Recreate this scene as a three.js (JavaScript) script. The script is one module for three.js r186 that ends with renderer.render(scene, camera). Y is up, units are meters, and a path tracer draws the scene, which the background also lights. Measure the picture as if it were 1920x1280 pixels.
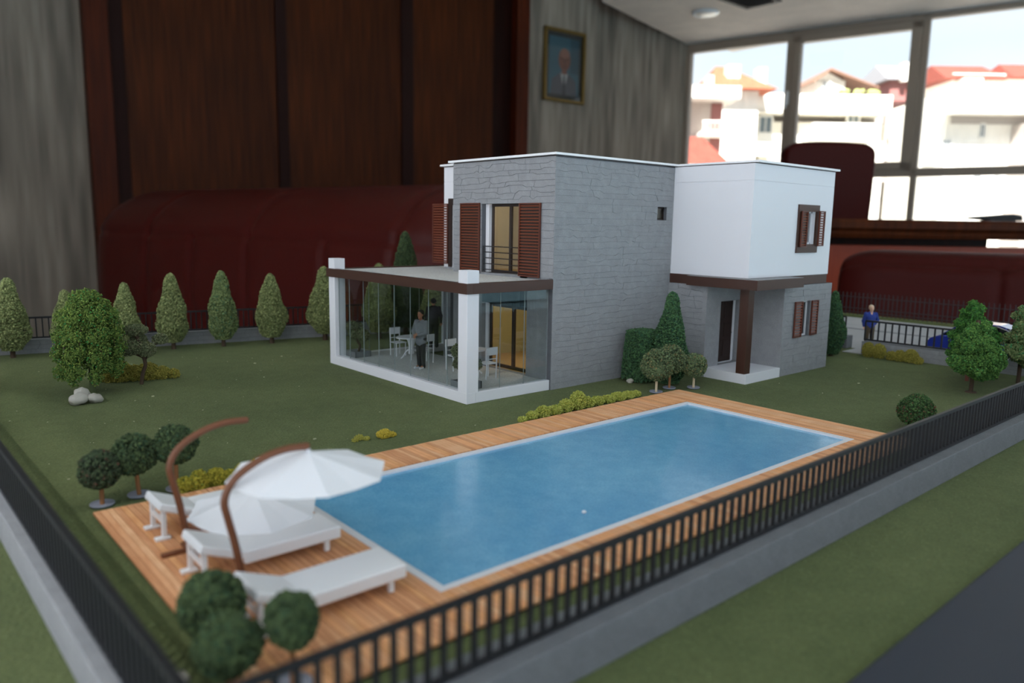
import * as THREE from 'three';
import { RoundedBoxGeometry } from 'three/addons/geometries/RoundedBoxGeometry.js';
import { mergeGeometries, mergeVertices } from 'three/addons/utils/BufferGeometryUtils.js';
import { MarchingCubes } from 'three/addons/objects/MarchingCubes.js';

// ---------------------------------------------------------------- camera, sky, sun, exposure
const G = 0.55;                                   // height of the model's lawn above the office floor
const scene = new THREE.Scene();
const camera = new THREE.PerspectiveCamera(2 * Math.atan(640 / 1424.22) * 180 / Math.PI, 1.5, 0.02, 400);
const EYE = new THREE.Vector3(-0.58896, G + 0.18569, 0.60825);
camera.position.copy(EYE);
camera.up.set(0.08786582, 0.98817241, -0.12567773);
camera.lookAt(EYE.clone().add(new THREE.Vector3(0.64914033, -0.15249918, -0.74522535)));
camera.focus = 0.77;
camera.userData.fStop = 6;

const renderer = new THREE.WebGLRenderer({ antialias: true });
renderer.toneMapping = THREE.LinearToneMapping;
renderer.toneMappingExposure = 1.5;
renderer.shadowMap.enabled = true;

const SKY = 0.76;
{
  const W = 512, H = 256, d = new Float32Array(W * H * 4);
  const n3 = (x, y, z) => Math.sin(x * 3.1 + Math.sin(y * 4.7 + 1.3) * 1.6) * Math.sin(y * 7.9 + Math.sin(z * 3.7) * 1.4) * Math.sin(z * 4.3 + Math.sin(x * 5.3) * 1.2);
  for (let j = 0; j < H; j++) for (let i = 0; i < W; i++) {
    const el = ((j + 0.5) / H - 0.5) * Math.PI, az = (i + 0.5) / W * 2 * Math.PI;
    const x = Math.cos(el) * Math.cos(az), y = Math.sin(el), z = Math.cos(el) * Math.sin(az);
    const t = Math.max(y, 0);
    let c = [0.97 - 0.55 * t, 1.06 - 0.34 * t, 1.12 - 0.06 * t];
    let k = 0.5 + 0.5 * n3(x * 1.6, y * 3.2, z * 1.6) + 0.25 * n3(x * 4 + 2, y * 9, z * 4);
    k = Math.min(1, Math.max(0, (k - 0.45) * 1.7));
    c = c.map((v, q) => v + (([1.22, 1.22, 1.2][q]) - v) * k * 0.6);
    if (el < 0) c = [0.5, 0.49, 0.46];
    const o = (j * W + i) * 4;
    d[o] = c[0] * SKY; d[o + 1] = c[1] * SKY; d[o + 2] = c[2] * SKY; d[o + 3] = 1;
  }
  const t = new THREE.DataTexture(d, W, H, THREE.RGBAFormat, THREE.FloatType);
  t.mapping = THREE.EquirectangularReflectionMapping; t.magFilter = THREE.LinearFilter; t.minFilter = THREE.LinearFilter; t.needsUpdate = true;
  scene.background = t;
}
const sun = new THREE.DirectionalLight(new THREE.Color(1, 0.97, 0.93), 17);
sun.position.set(-17, 34, 6); sun.target.position.set(6, 0, -8);
sun.castShadow = true;
Object.assign(sun.shadow.camera, { left: -60, right: 60, top: 60, bottom: -60, near: 1, far: 140 });
sun.shadow.mapSize.set(4096, 4096);
scene.add(sun, sun.target);

// ---------------------------------------------------------------- helpers
let seed = 7;
const setSeed = (s) => { seed = s >>> 0; };
const rnd = () => { seed = (seed + 0x6D2B79F5) >>> 0; let t = seed; t = Math.imul(t ^ (t >>> 15), t | 1); t ^= t + Math.imul(t ^ (t >>> 7), t | 61); return ((t ^ (t >>> 14)) >>> 0) / 4294967296; };
const rr = (a, b) => a + (b - a) * rnd();
const clamp = (x, a, b) => Math.min(b, Math.max(a, x));
const R = (deg) => deg * Math.PI / 180;
const used = {};
function numbered(n) { if (!(n in used)) { used[n] = 0; return n; } used[n]++; return n + '_' + String(used[n]).padStart(3, '0'); }
const P3 = (x, y, w) => new THREE.Vector3(x, y, -w);          // a point of the model: x, height, w (away from the camera side)
function tag(o, label, category, group, kind) { const u = o.userData; if (label) u.label = label; if (category) u.category = category; if (group) u.group = group; if (kind) u.kind = kind; return o; }
// a thing of the model whose parts are given in the model's own coordinates
function thing(name, label, category, base = [0, 0, 0], turn = 0, group) {
  const o = new THREE.Group(); o.name = numbered(name); scene.add(o);
  o.position.set(base[0], G + base[1], -base[2]); o.rotation.y = turn;
  return tag(o, label, category, group);
}
// a thing of the office, at a world position
function roomThing(name, label, category, pos, turn = 0, group) {
  const o = new THREE.Group(); o.name = numbered(name); scene.add(o);
  o.position.set(...pos); o.rotation.y = turn;
  return tag(o, label, category, group);
}
function part(name, geos, mat, parent, label) {
  const g = Array.isArray(geos) ? merge(geos) : geos;
  const m = new THREE.Mesh(g, mat); m.name = name; m.castShadow = m.receiveShadow = true; parent.add(m);
  if (label) m.userData.label = label;
  return m;
}
function single(name, geos, mat, label, category, pos = [0, 0, 0], turn = 0, group, kind) {
  const m = part(numbered(name), geos, mat, scene); m.position.set(...pos); m.rotation.y = turn;
  return tag(m, label, category, group, kind);
}
function structure(name, geos, mat, pos = [0, 0, 0], turn = 0) { return tag(single(name, geos, mat, null, null, pos, turn), null, null, null, 'structure'); }
function clean(g) {
  let n = g.index ? g.toNonIndexed() : g;
  for (const k of Object.keys(n.attributes)) if (!['position', 'normal', 'uv', 'color'].includes(k)) n.deleteAttribute(k);
  return n;
}
function merge(list) {
  if (list.length === 1) return list[0];
  const gs = list.map(clean), hasC = gs.some((g) => g.attributes.color), hasU = gs.every((g) => g.attributes.uv);
  for (const g of gs) {
    if (!hasU && g.attributes.uv) g.deleteAttribute('uv');
    if (hasC && !g.attributes.color) g.setAttribute('color', new THREE.BufferAttribute(new Float32Array(g.attributes.position.count * 3).fill(1), 3));
    if (!g.attributes.normal) g.computeVertexNormals();
  }
  return mergeGeometries(gs);
}
// uv in metres divided by s, by the side each face looks to
function uvm(g, s = 1) {
  g = clean(g); const p = g.attributes.position, n = g.attributes.normal, uv = new Float32Array(p.count * 2);
  for (let i = 0; i < p.count; i += 3) {
    const nx = Math.abs(n.getX(i) + n.getX(i + 1) + n.getX(i + 2)), ny = Math.abs(n.getY(i) + n.getY(i + 1) + n.getY(i + 2)), nz = Math.abs(n.getZ(i) + n.getZ(i + 1) + n.getZ(i + 2));
    for (let k = i; k < i + 3; k++) {
      const x = p.getX(k), y = p.getY(k), z = p.getZ(k);
      const [a, b] = ny >= nx && ny >= nz ? [x, -z] : nx >= nz ? [z, y] : [x, y];
      uv[k * 2] = a / s; uv[k * 2 + 1] = b / s;
    }
  }
  g.setAttribute('uv', new THREE.BufferAttribute(uv, 2)); return g;
}
const box = (w, h, d, x = 0, y = 0, z = 0, r = 0, seg = 2) => (r ? new RoundedBoxGeometry(w, h, d, seg, r) : new THREE.BoxGeometry(w, h, d)).translate(x, y, z);
// box by ranges in model coordinates
const bx = (x0, x1, y0, y1, w0, w1, r = 0) => box(x1 - x0, y1 - y0, w1 - w0, (x0 + x1) / 2, (y0 + y1) / 2, -(w0 + w1) / 2, r);
// a slab in the plane u, v with rectangular holes [u0, u1, v0, v1], as boxes; place(u0, u1, v0, v1) makes each box
function holed(U0, U1, V0, V1, holes, place) {
  const us = [...new Set([U0, U1, ...holes.flatMap((h) => [h[0], h[1]])])].filter((u) => u >= U0 && u <= U1).sort((a, b) => a - b), out = [];
  for (let i = 0; i + 1 < us.length; i++) {
    const m = (us[i] + us[i + 1]) / 2; let v = V0;
    for (const h of holes.filter((h) => m > h[0] && m < h[1]).sort((a, b) => a[2] - b[2])) { if (h[2] > v + 1e-6) out.push(place(us[i], us[i + 1], v, h[2])); v = h[3]; }
    if (v < V1 - 1e-6) out.push(place(us[i], us[i + 1], v, V1));
  }
  return out;
}
const cyl = (r0, r1, h, x = 0, y = 0, z = 0, n = 20) => new THREE.CylinderGeometry(r1, r0, h, n).translate(x, y + h / 2, z);
function bar(a, b, r, n = 8, r2 = r) {
  const A = new THREE.Vector3(...a), B = new THREE.Vector3(...b), d = B.clone().sub(A), g = new THREE.CylinderGeometry(r2, r, d.length(), n);
  g.translate(0, d.length() / 2, 0); g.applyQuaternion(new THREE.Quaternion().setFromUnitVectors(new THREE.Vector3(0, 1, 0), d.normalize())); return g.translate(...a);
}
function tube(pts, r, seg = 32, rad = 8, closed = false) { return new THREE.TubeGeometry(new THREE.CatmullRomCurve3(pts.map((p) => new THREE.Vector3(...p)), closed, 'centripetal'), seg, r, rad, closed); }
const ball = (r, x = 0, y = 0, z = 0, sx = 1, sy = 1, sz = 1, d = 16) => new THREE.SphereGeometry(r, d, Math.ceil(d * 0.7)).scale(sx, sy, sz).translate(x, y, z);
function prism(pts, depth, bevel = 0) {
  const s = new THREE.Shape(pts.map((p) => new THREE.Vector2(...p)));
  return new THREE.ExtrudeGeometry(s, { depth, bevelEnabled: bevel > 0, bevelThickness: bevel, bevelSize: bevel, bevelOffset: -bevel, bevelSegments: 2, curveSegments: 8 });
}

// ---------------------------------------------------------------- textures
const hash = (x, y, s) => { let h = Math.imul(x, 374761393) + Math.imul(y, 668265263) + Math.imul(s, 982451653); h = Math.imul(h ^ (h >>> 13), 1274126177); return ((h ^ (h >>> 16)) >>> 0) / 4294967296; };
function vnoise(u, v, fx, fy, s) {                   // tiles over 0..1
  const x = u * fx, y = v * fy, x0 = Math.floor(x), y0 = Math.floor(y), a = x - x0, b = y - y0, sx = a * a * (3 - 2 * a), sy = b * b * (3 - 2 * b);
  const h = (i, j) => hash(((i % fx) + fx) % fx, ((j % fy) + fy) % fy, s);
  return (h(x0, y0) * (1 - sx) + h(x0 + 1, y0) * sx) * (1 - sy) + (h(x0, y0 + 1) * (1 - sx) + h(x0 + 1, y0 + 1) * sx) * sy;
}
function tex(w, h, fn, srgb = true, repeat) {
  const d = new Uint8Array(w * h * 4);
  for (let j = 0; j < h; j++) for (let i = 0; i < w; i++) {
    const c = fn((i + 0.5) / w, (j + 0.5) / h, i, j), o = (j * w + i) * 4;
    d[o] = clamp(c[0], 0, 255); d[o + 1] = clamp(c[1], 0, 255); d[o + 2] = clamp(c[2], 0, 255); d[o + 3] = 255;
  }
  const t = new THREE.DataTexture(d, w, h); t.wrapS = t.wrapT = THREE.RepeatWrapping; t.magFilter = THREE.LinearFilter; t.minFilter = THREE.LinearMipmapLinearFilter; t.generateMipmaps = true;
  if (srgb) t.colorSpace = THREE.SRGBColorSpace;
  if (repeat) t.repeat.set(...repeat);
  t.needsUpdate = true; return t;
}
const mix3 = (a, b, t) => a.map((v, i) => v + (b[i] - v) * t);
const grassMap = tex(1536, 1536, (u, v, i, j) => {
  const l = vnoise(u, v, 5, 5, 1), m = vnoise(u, v, 40, 40, 2), f = vnoise(u, v, 420, 420, 3), g = hash(i, j, 4), p = hash(i >> 1, j >> 1, 9);
  let c = mix3([66, 78, 43], [112, 120, 76], 0.30 * l + 0.14 * m + 0.36 * f + 0.2 * g);
  if (p > 0.9965) c = mix3(c, [176, 176, 128], 0.7); else if (p < 0.006) c = mix3(c, [40, 50, 28], 0.6);
  return c;
});
const grassBump = tex(1024, 1024, (u, v, i, j) => { const f = vnoise(u, v, 300, 300, 13) * 0.6 + hash(i, j, 14) * 0.4; return [f * 255, f * 255, f * 255]; }, false);
const grainBump = tex(512, 512, (u, v, i, j) => { const f = (vnoise(u, v, 128, 128, 21) * 0.6 + hash(i, j, 22) * 0.4) * 255; return [f, f, f]; }, false);
const stoneMap = tex(512, 512, (u, v, i, j) => {
  const m = vnoise(u, v, 12, 12, 31), f = vnoise(u, v, 170, 170, 32), p = hash(i >> 1, j >> 1, 33);
  let k = 144 + 10 * (m - 0.5) + 20 * (f - 0.5); if (p > 0.995) k -= 66; else if (p < 0.0035) k += 46;
  return [k - 1, k, k + 3];
});
const gravelMap = tex(512, 512, (u, v, i, j) => { const f = vnoise(u, v, 150, 150, 41), p = hash(i, j, 42); const k = 196 + 46 * (f - 0.5) + 34 * (p - 0.5); return [k, k, k - 2]; });
const waterMap = tex(1024, 1024, (u, v, i, j) => {
  const l = vnoise(u, v, 4, 4, 51), m = vnoise(u, v, 24, 24, 52), f = vnoise(u, v, 260, 260, 53), p = hash(i >> 1, j >> 1, 54);
  let c = mix3([66, 146, 198], [136, 200, 230], 0.3 * l + 0.25 * m + 0.45 * f);
  if (p > 0.994) c = mix3(c, [150, 190, 205], 0.45);
  return c;
});
const deckMap = tex(512, 512, (u, v) => {            // v along the plank
  const g = vnoise(u, v, 200, 6, 61), h = vnoise(u, v, 60, 10, 62), m = vnoise(u, v, 8, 5, 63);
  return mix3([214, 154, 108], [250, 206, 164], 0.4 * g + 0.3 * h + 0.3 * m);
});
const woodMap = tex(512, 512, (u, v) => {            // v up
  const g = vnoise(u, v, 130, 5, 71), h = vnoise(u, v, 40, 4, 72), m = vnoise(u, v, 6, 3, 73);
  return mix3([50, 21, 7], [98, 46, 16], 0.35 * g + 0.35 * h + 0.3 * m);
});
const paperMap = tex(512, 1024, (u, v) => {          // wallpaper: soft upright brush strokes
  const a = vnoise(u, v, 26, 3, 81), b = vnoise(u, v, 70, 5, 82), c = vnoise(u, v, 200, 20, 83);
  return mix3([112, 108, 100], [186, 181, 170], clamp(0.66 * a + 0.27 * b + 0.07 * c, 0, 1));
});
const leatherBump = tex(512, 512, (u, v) => { const f = 255 * (0.6 * vnoise(u, v, 60, 60, 91) + 0.4 * vnoise(u, v, 140, 140, 92)); return [f, f, f]; }, false);
const tileMap = tex(256, 256, (u, v) => { const k = 0.5 + 0.5 * Math.sin(v * Math.PI * 40), m = vnoise(u, v, 40, 20, 95); return mix3([150, 78, 52], [205, 122, 88], 0.5 * k + 0.5 * m); });
const plasterMap = tex(256, 256, (u, v) => { const k = 236 + 10 * (vnoise(u, v, 9, 9, 97) - 0.5) + 6 * (vnoise(u, v, 60, 60, 98) - 0.5); return [k, k - 1, k - 4]; });
const roadMap = tex(512, 512, (u, v, i, j) => { const k = 172 + 10 * (vnoise(u, v, 7, 7, 101) - 0.5) + 16 * (hash(i, j, 102) - 0.5); return [k, k, k + 3]; });

const std = (o) => new THREE.MeshStandardMaterial({ roughness: 0.7, ...o });
const phys = (o) => new THREE.MeshPhysicalMaterial({ roughness: 0.5, ...o });
const M = {
  grass: std({ map: grassMap, bumpMap: grassBump, bumpScale: 0.0008, roughness: 1 }),
  stone: std({ map: stoneMap, bumpMap: grainBump, bumpScale: 0.00012, roughness: 0.85 }),
  mortar: std({ map: stoneMap, color: 0xa8abb0, roughness: 0.9 }),
  stoneFlat: std({ map: stoneMap, bumpMap: grainBump, bumpScale: 0.0001, roughness: 0.85 }),
  wallGray: std({ map: stoneMap, color: 0xc8cacc, bumpMap: grainBump, bumpScale: 0.0001, roughness: 0.85 }),
  white: std({ color: 0xe0e0e5, roughness: 0.5 }),
  whiteGloss: std({ color: 0xf0f0f2, roughness: 0.35 }),
  brown: std({ color: 0x42281e, roughness: 0.42 }),
  brownDark: std({ color: 0x2b1a14, roughness: 0.4 }),
  slat: std({ color: 0x6a3218, roughness: 0.45 }),
  slatFrame: std({ color: 0x5c2c1c, roughness: 0.45 }),
  metal: std({ color: 0x18191d, roughness: 0.5 }),
  frameDark: std({ color: 0x2c201b, roughness: 0.4 }),
  gravel: std({ map: gravelMap, bumpMap: grainBump, bumpScale: 0.0003, roughness: 0.95 }),
  pane: phys({ color: 0xf0f3f3, transmission: 1, thickness: 0, roughness: 0.02, ior: 1.5, specularIntensity: 0.45 }),
  clearPane: phys({ color: 0xfcfdfd, transmission: 1, thickness: 0, roughness: 0.0, ior: 1.5 }),
  paneEdge: std({ color: 0x8b9696, roughness: 0.3 }),
  water: phys({ map: waterMap, roughness: 0.3, clearcoat: 0.6, clearcoatRoughness: 0.12, bumpMap: grainBump, bumpScale: 0.00012 }),
  trunk: std({ color: 0x4b3a2c, roughness: 0.9 }),
  stake: std({ color: 0x9b6a42, roughness: 0.8 }),
  stakePale: std({ color: 0xcdb99a, roughness: 0.8 }),
  disc: std({ color: 0x8d909c, roughness: 0.7 }),
  leaf: std({ color: 0xffffff, vertexColors: true, roughness: 0.95 }),
  rust: std({ color: 0x74452b, roughness: 0.5 }),
  canvas: std({ color: 0xf0f1f6, roughness: 0.75 }),
  cream: std({ color: 0xd6ccae, roughness: 0.8 }),
  yellow: std({ color: 0xb0a36e, roughness: 0.8 }),
  floorWood: std({ color: 0xb4924e, roughness: 0.45 }),
  slate: std({ color: 0x2a303c, roughness: 0.55 }),
  road: std({ map: roadMap, roughness: 0.9 }),
  leather: phys({ color: 0x400c07, roughness: 0.5, specularIntensity: 0.3, bumpMap: leatherBump, bumpScale: 0.0006, clearcoat: 0.06, clearcoatRoughness: 0.3 }),
  leatherDark: phys({ color: 0x42100c, roughness: 0.5, specularIntensity: 0.2, bumpMap: leatherBump, bumpScale: 0.0006, clearcoat: 0.05, clearcoatRoughness: 0.3 }),
  wood: phys({ map: woodMap, roughness: 0.5, specularIntensity: 0.25 }),
  woodTrim: phys({ map: woodMap, color: 0xffd8c8, roughness: 0.5, specularIntensity: 0.3 }),
  woodDark: phys({ map: woodMap, color: 0x7c625c, roughness: 0.5, specularIntensity: 0.25 }),
  strip: phys({ color: 0x2c1815, roughness: 0.6, specularIntensity: 0.2 }),
  wallpaper: std({ map: paperMap, color: 0xf2e6e0, roughness: 0.9 }),
  ceiling: std({ map: plasterMap, color: 0xffefe2, roughness: 0.95 }),
  plaster: std({ map: plasterMap, roughness: 0.95 }),
  frameGray: std({ color: 0x9c8c7e, roughness: 0.5 }),
  roomFloor: std({ map: plasterMap, color: 0x95a4b6, roughness: 0.5 }),
  black: std({ color: 0x16161a, roughness: 0.45 }),
  chrome: std({ color: 0xb9bbc0, roughness: 0.25, metalness: 0.9 }),
};
// ---------------------------------------------------------------- the office: frames of its two visible walls and of the view
const CORNER = new THREE.Vector3(5.771, 0, -4.196), TURN_LEFT = Math.atan2(-0.06933, 0.99759), TURN_WIN = Math.atan2(-0.97296, 0.23098), TURN_VIEW = Math.atan2(-0.6568, 0.7540);
const inFrame = (o, turn, x, y, z) => new THREE.Vector3(x, y, z).applyAxisAngle(new THREE.Vector3(0, 1, 0), turn).add(o).toArray();
const onLeft = (x, y, z) => inFrame(CORNER, TURN_LEFT, x, y, z);
const onWin = (x, y, z) => inFrame(CORNER, TURN_WIN, x, y, z);
const inView = (x, y, z) => inFrame(new THREE.Vector3(EYE.x, 0, EYE.z), TURN_VIEW, x, y, z);
const PROUD = 0.288;

structure('floor', uvm(box(9.9, 0.15, 7.5, 3.0, -0.075, -1.35), 1.4), M.roomFloor);
structure('terrace_outside', uvm(box(24, 0.2, 16, 3, -0.25, 10.45), 2), std({ map: plasterMap, color: 0x769aaa, roughness: 0.9 }));
structure('ceiling', [uvm(box(9.9, 0.15, 7.5, 3.0, 2.975, -1.35), 1)], M.ceiling);
structure('ceiling_soffit', uvm(box(6.7, 0.38, 1.66, 3.36, 2.7, 0.835), 1), M.ceiling, CORNER.toArray(), TURN_WIN);
structure('wall_left', [uvm(box(1.7, 2.9, 0.15, -0.7, 1.45, -0.075), 1.1), uvm(box(6.3, 2.9, PROUD + 0.15, -1.432 - 3.15, 1.45, (PROUD - 0.15) / 2), 1.1)], M.wallpaper, CORNER.toArray(), TURN_LEFT);
// the window wall: low sill wall, glazing from the corner to x = 4.3, solid beyond
structure('wall_windows', [uvm(box(6.95, 0.45, 0.2, 3.475, 0.225, -0.1), 1), uvm(box(2.6, 2.06, 0.2, 5.65, 1.48, -0.1), 1), uvm(box(6.95, 0.39, 0.2, 3.475, 2.705, -0.1), 1)], M.plaster, CORNER.toArray(), TURN_WIN);
structure('wall_side', holed(-2.4, 5.1, 0, 2.9, [[-2.1, 1.2, 0.1, 2.75]], (a, b, c, d) => uvm(box(0.2, d - c, b - a, -1.85, (c + d) / 2, -(a + b) / 2), 1)), M.plaster);
structure('wall_back', holed(-1.95, 7.9, 0, 2.9, [[-1.6, 4.8, 0.05, 2.75]], (a, b, c, d) => uvm(box(b - a, d - c, 0.2, (a + b) / 2, (c + d) / 2, 2.3), 1)), M.plaster);
{
  // sheer white curtain, sunlit from outside, along the whole side window
  const n = 300, p = [], idx = [], uv = [];
  for (let i = 0; i <= n; i++) { const w = -2.24 + 3.6 * i / n, x = -1.66 + 0.03 * Math.sin(i * 0.83) + 0.012 * Math.sin(i * 0.31); p.push(x, 0.04, -w, x, 2.84, -w); uv.push(w, 0, w, 2.8); if (i < n) idx.push(i * 2, i * 2 + 1, i * 2 + 2, i * 2 + 1, i * 2 + 3, i * 2 + 2); }
  const g = new THREE.BufferGeometry(); g.setAttribute('position', new THREE.Float32BufferAttribute(p, 3)); g.setAttribute('uv', new THREE.Float32BufferAttribute(uv, 2)); g.setIndex(idx); g.computeVertexNormals();
  const c = roomThing('sheer_curtain', 'long sheer white curtain drawn across the side window', 'curtain', [0, 0, 0]);
  part('fabric', g, phys({ color: 0xeef1f7, roughness: 0.95, transmission: 0.6, thickness: 0, side: THREE.DoubleSide }), c); part('rail', bar([-1.66, 2.86, 2.28], [-1.66, 2.86, -1.4], 0.012), M.whiteGloss, c);
}
{
  const w = tag(roomThing('window_1', null, null, CORNER.toArray(), TURN_WIN), null, null, null, 'structure');
  const fr = (x0, x1, y0, y1, z0 = -0.12, z1 = -0.04) => box(x1 - x0, y1 - y0, z1 - z0, (x0 + x1) / 2, (y0 + y1) / 2, (z0 + z1) / 2, 0.008);
  part('window_frame', [fr(0, 0.055, 0.45, 2.51), fr(0, 4.35, 2.465, 2.51), fr(0, 0.99, 2.422, 2.47), fr(0, 4.35, 0.45, 0.53), fr(0.984, 1.045, 0.45, 2.51), fr(2.088, 2.138, 0.45, 2.51), fr(3.14, 3.2, 0.45, 2.51), fr(4.25, 4.35, 0.45, 2.51), fr(1.0, 4.35, 1.19, 1.262)], M.frameGray, w);
  part('window_sash', [fr(1.045, 1.114, 1.25, 2.46, -0.11, -0.02), fr(2.006, 2.09, 1.25, 2.46, -0.11, -0.02), fr(1.045, 2.09, 1.25, 1.318, -0.11, -0.02), fr(1.045, 2.09, 2.393, 2.466, -0.11, -0.02)], M.frameGray, w);
  const hd = [box(0.028, 0.12, 0.012, 1.02, 1.92, -0.03, 0.004), bar([1.02, 1.93, -0.03], [1.02, 1.93, 0.015], 0.009), box(0.02, 0.12, 0.014, 1.02, 1.88, 0.018, 0.005)];
  part('window_handle', hd, M.whiteGloss, w);
  for (const [x0, x1, y0, y1] of [[0.055, 0.984, 0.53, 2.422], [1.114, 2.006, 1.318, 2.393], [2.138, 3.14, 1.262, 2.465], [3.2, 4.25, 1.262, 2.465], [1.045, 2.088, 0.53, 1.19], [2.138, 3.14, 0.53, 1.19], [3.2, 4.25, 0.53, 1.19]])
    part('window_pane', box(x1 - x0, y1 - y0, 0.006, (x0 + x1) / 2, (y0 + y1) / 2, -0.08), M.clearPane, w);
}
for (const [n, x, w0, w1, y0, y1, alongX] of [['window_2', -1.85, -2.1, 1.2, 0.1, 2.75, 0], ['window_3', 2.3, -1.6, 4.8, 0.05, 2.75, 1]]) {
  const w = tag(roomThing(n, null, null, [0, 0, 0]), null, null, null, 'structure'), c = [], k = 4, f = 0.03;
  const b = (a0, a1, c0, c1, t) => alongX ? box(a1 - a0, c1 - c0, t, (a0 + a1) / 2, (c0 + c1) / 2, x) : box(t, c1 - c0, a1 - a0, x, (c0 + c1) / 2, -(a0 + a1) / 2);
  for (let i = 0; i <= k; i++) { const a = w0 + (w1 - w0) * i / k; c.push(b(Math.max(w0, a - f), Math.min(w1, a + f), y0, y1, 0.08)); }
  c.push(b(w0, w1, y0, y0 + 0.06, 0.08), b(w0, w1, y1 - 0.06, y1, 0.08));
  part('window_frame', c, M.frameGray, w);
  for (let i = 0; i < k; i++) part('window_pane', b(w0 + (w1 - w0) * i / k + f, w0 + (w1 - w0) * (i + 1) / k - f, y0 + 0.06, y1 - 0.06, 0.006), M.clearPane, w);
}
// ceiling fittings in the soffit
{
  const l = roomThing('ceiling_light', 'round white flush light on the lowered ceiling by the windows', 'ceiling light', [4.985, 2.512, -3.4]);
  part('rim', new THREE.LatheGeometry([[0.085, 0], [0.11, 0], [0.112, -0.012], [0.1, -0.026], [0.085, -0.022]].map((p) => new THREE.Vector2(...p)), 40), M.whiteGloss, l);
  part('diffuser', new THREE.LatheGeometry([[0.0, -0.034], [0.05, -0.031], [0.086, -0.02]].map((p) => new THREE.Vector2(...p)), 40), std({ color: 0xf0e6dc, roughness: 0.3 }), l);
  const v = roomThing('ceiling_vent', 'dark rectangular vent panel in the lowered ceiling', 'vent', [4.815, 2.512, -2.945]);
  part('frame', [box(0.62, 0.014, 0.03, 0, -0.007, 0.145), box(0.62, 0.014, 0.03, 0, -0.007, -0.145), box(0.03, 0.014, 0.29, 0.295, -0.007, 0), box(0.03, 0.014, 0.29, -0.295, -0.007, 0)], std({ color: 0x4a423e }), v);
  part('backing', box(0.6, 0.004, 0.28, 0, -0.002, 0), std({ color: 0x352f2d }), v);
  const s = []; for (let i = 0; i < 9; i++) { const b = box(0.56, 0.003, 0.022); b.rotateX(0.6); b.translate(0, -0.009, -0.115 + i * 0.029); s.push(b); }
  part('grille', s, std({ color: 0x4a423e }), v);
}
// dark wood built-in wardrobe front with three tall panels
{
  const t = roomThing('wardrobe', 'tall dark brown wooden wardrobe front with three panels behind the red sofa', 'wardrobe', onLeft(0, 0, PROUD), TURN_LEFT);
  const b = (x0, x1, z0, z1, s = 1, y0 = 0, y1 = 2.895) => uvm(box(x1 - x0, y1 - y0, z1 - z0, (x0 + x1) / 2, (y0 + y1) / 2, (z0 + z1) / 2, 0.004), s);
  part('casing', [b(-5.284, -5.156, 0, 0.09)], M.woodTrim, t); part('casing', [b(-2.337, -2.216, 0, 0.09)], M.woodTrim, t);
  part('stile', [b(-5.156, -5.08, 0, 0.05)], M.strip, t); part('stile', [b(-2.517, -2.337, 0, 0.02)], M.woodDark, t);
  for (const [x0, x1] of [[-5.08, -4.204], [-4.134, -3.311], [-3.217, -2.517]]) part('panel', [b(x0, x1, 0, 0.03, 0.9)], M.wood, t);
  for (const [x0, x1] of [[-4.204, -4.134], [-3.311, -3.217]]) part('divider_strip', [b(x0, x1, 0, 0.045)], M.strip, t, 'narrow purplish metal strip');
}
// framed portrait
{
  const t = roomThing('portrait', 'gold framed portrait of a bald person in a suit hung on the wallpaper', 'portrait', onLeft(-1.795, 2.015, PROUD), TURN_LEFT), w = 0.442, h = 0.57, f = 0.026;
  const gold = std({ color: 0x7a6230, roughness: 0.35, metalness: 0.6 });
  part('frame', [box(w, f, 0.03, 0, h / 2 - f / 2, 0.018, 0.006), box(w, f, 0.03, 0, -h / 2 + f / 2, 0.018, 0.006), box(f, h, 0.03, -w / 2 + f / 2, 0, 0.018, 0.006), box(f, h, 0.03, w / 2 - f / 2, 0, 0.018, 0.006)], gold, t);
  part('backing', box(w - 0.01, h - 0.01, 0.006, 0, 0, 0.004), M.black, t);
  const cv = document.createElement('canvas'); cv.width = 256; cv.height = 340; const g = cv.getContext('2d');
  g.fillStyle = '#20282a'; g.fillRect(0, 0, 256, 340); g.fillStyle = '#3f6f80'; g.fillRect(22, 22, 212, 296);
  g.fillStyle = '#2d5868'; g.fillRect(170, 22, 64, 180);
  g.fillStyle = '#5a5c66'; g.beginPath(); g.moveTo(34, 318); g.lineTo(44, 240); g.lineTo(100, 205); g.lineTo(160, 205); g.lineTo(212, 240); g.lineTo(224, 318); g.fill();
  g.fillStyle = '#c9c9cc'; g.beginPath(); g.moveTo(104, 205); g.lineTo(130, 300); g.lineTo(156, 205); g.fill();
  g.fillStyle = '#3a3a48'; g.beginPath(); g.moveTo(124, 216); g.lineTo(136, 216); g.lineTo(142, 318); g.lineTo(118, 318); g.fill();
  g.fillStyle = '#8e5648'; g.fillRect(112, 175, 36, 36); g.beginPath(); g.ellipse(130, 135, 42, 58, 0, 0, 7); g.fill();
  g.fillStyle = '#a5705f'; g.beginPath(); g.ellipse(132, 105, 34, 26, 0, 0, 7); g.fill();
  g.fillStyle = '#4a2a24'; g.fillRect(104, 128, 20, 6); g.fillRect(138, 128, 20, 6); g.fillRect(118, 168, 26, 5); g.fillRect(126, 135, 8, 20);
  const ct = new THREE.CanvasTexture(cv); ct.colorSpace = THREE.SRGBColorSpace;
  part('print', new THREE.PlaneGeometry(w - 2 * f, h - 2 * f).translate(0, 0, 0.012), phys({ map: ct, color: 0xc0c0c0, roughness: 0.6, clearcoat: 1, clearcoatRoughness: 0.02 }), t);
}
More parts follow.
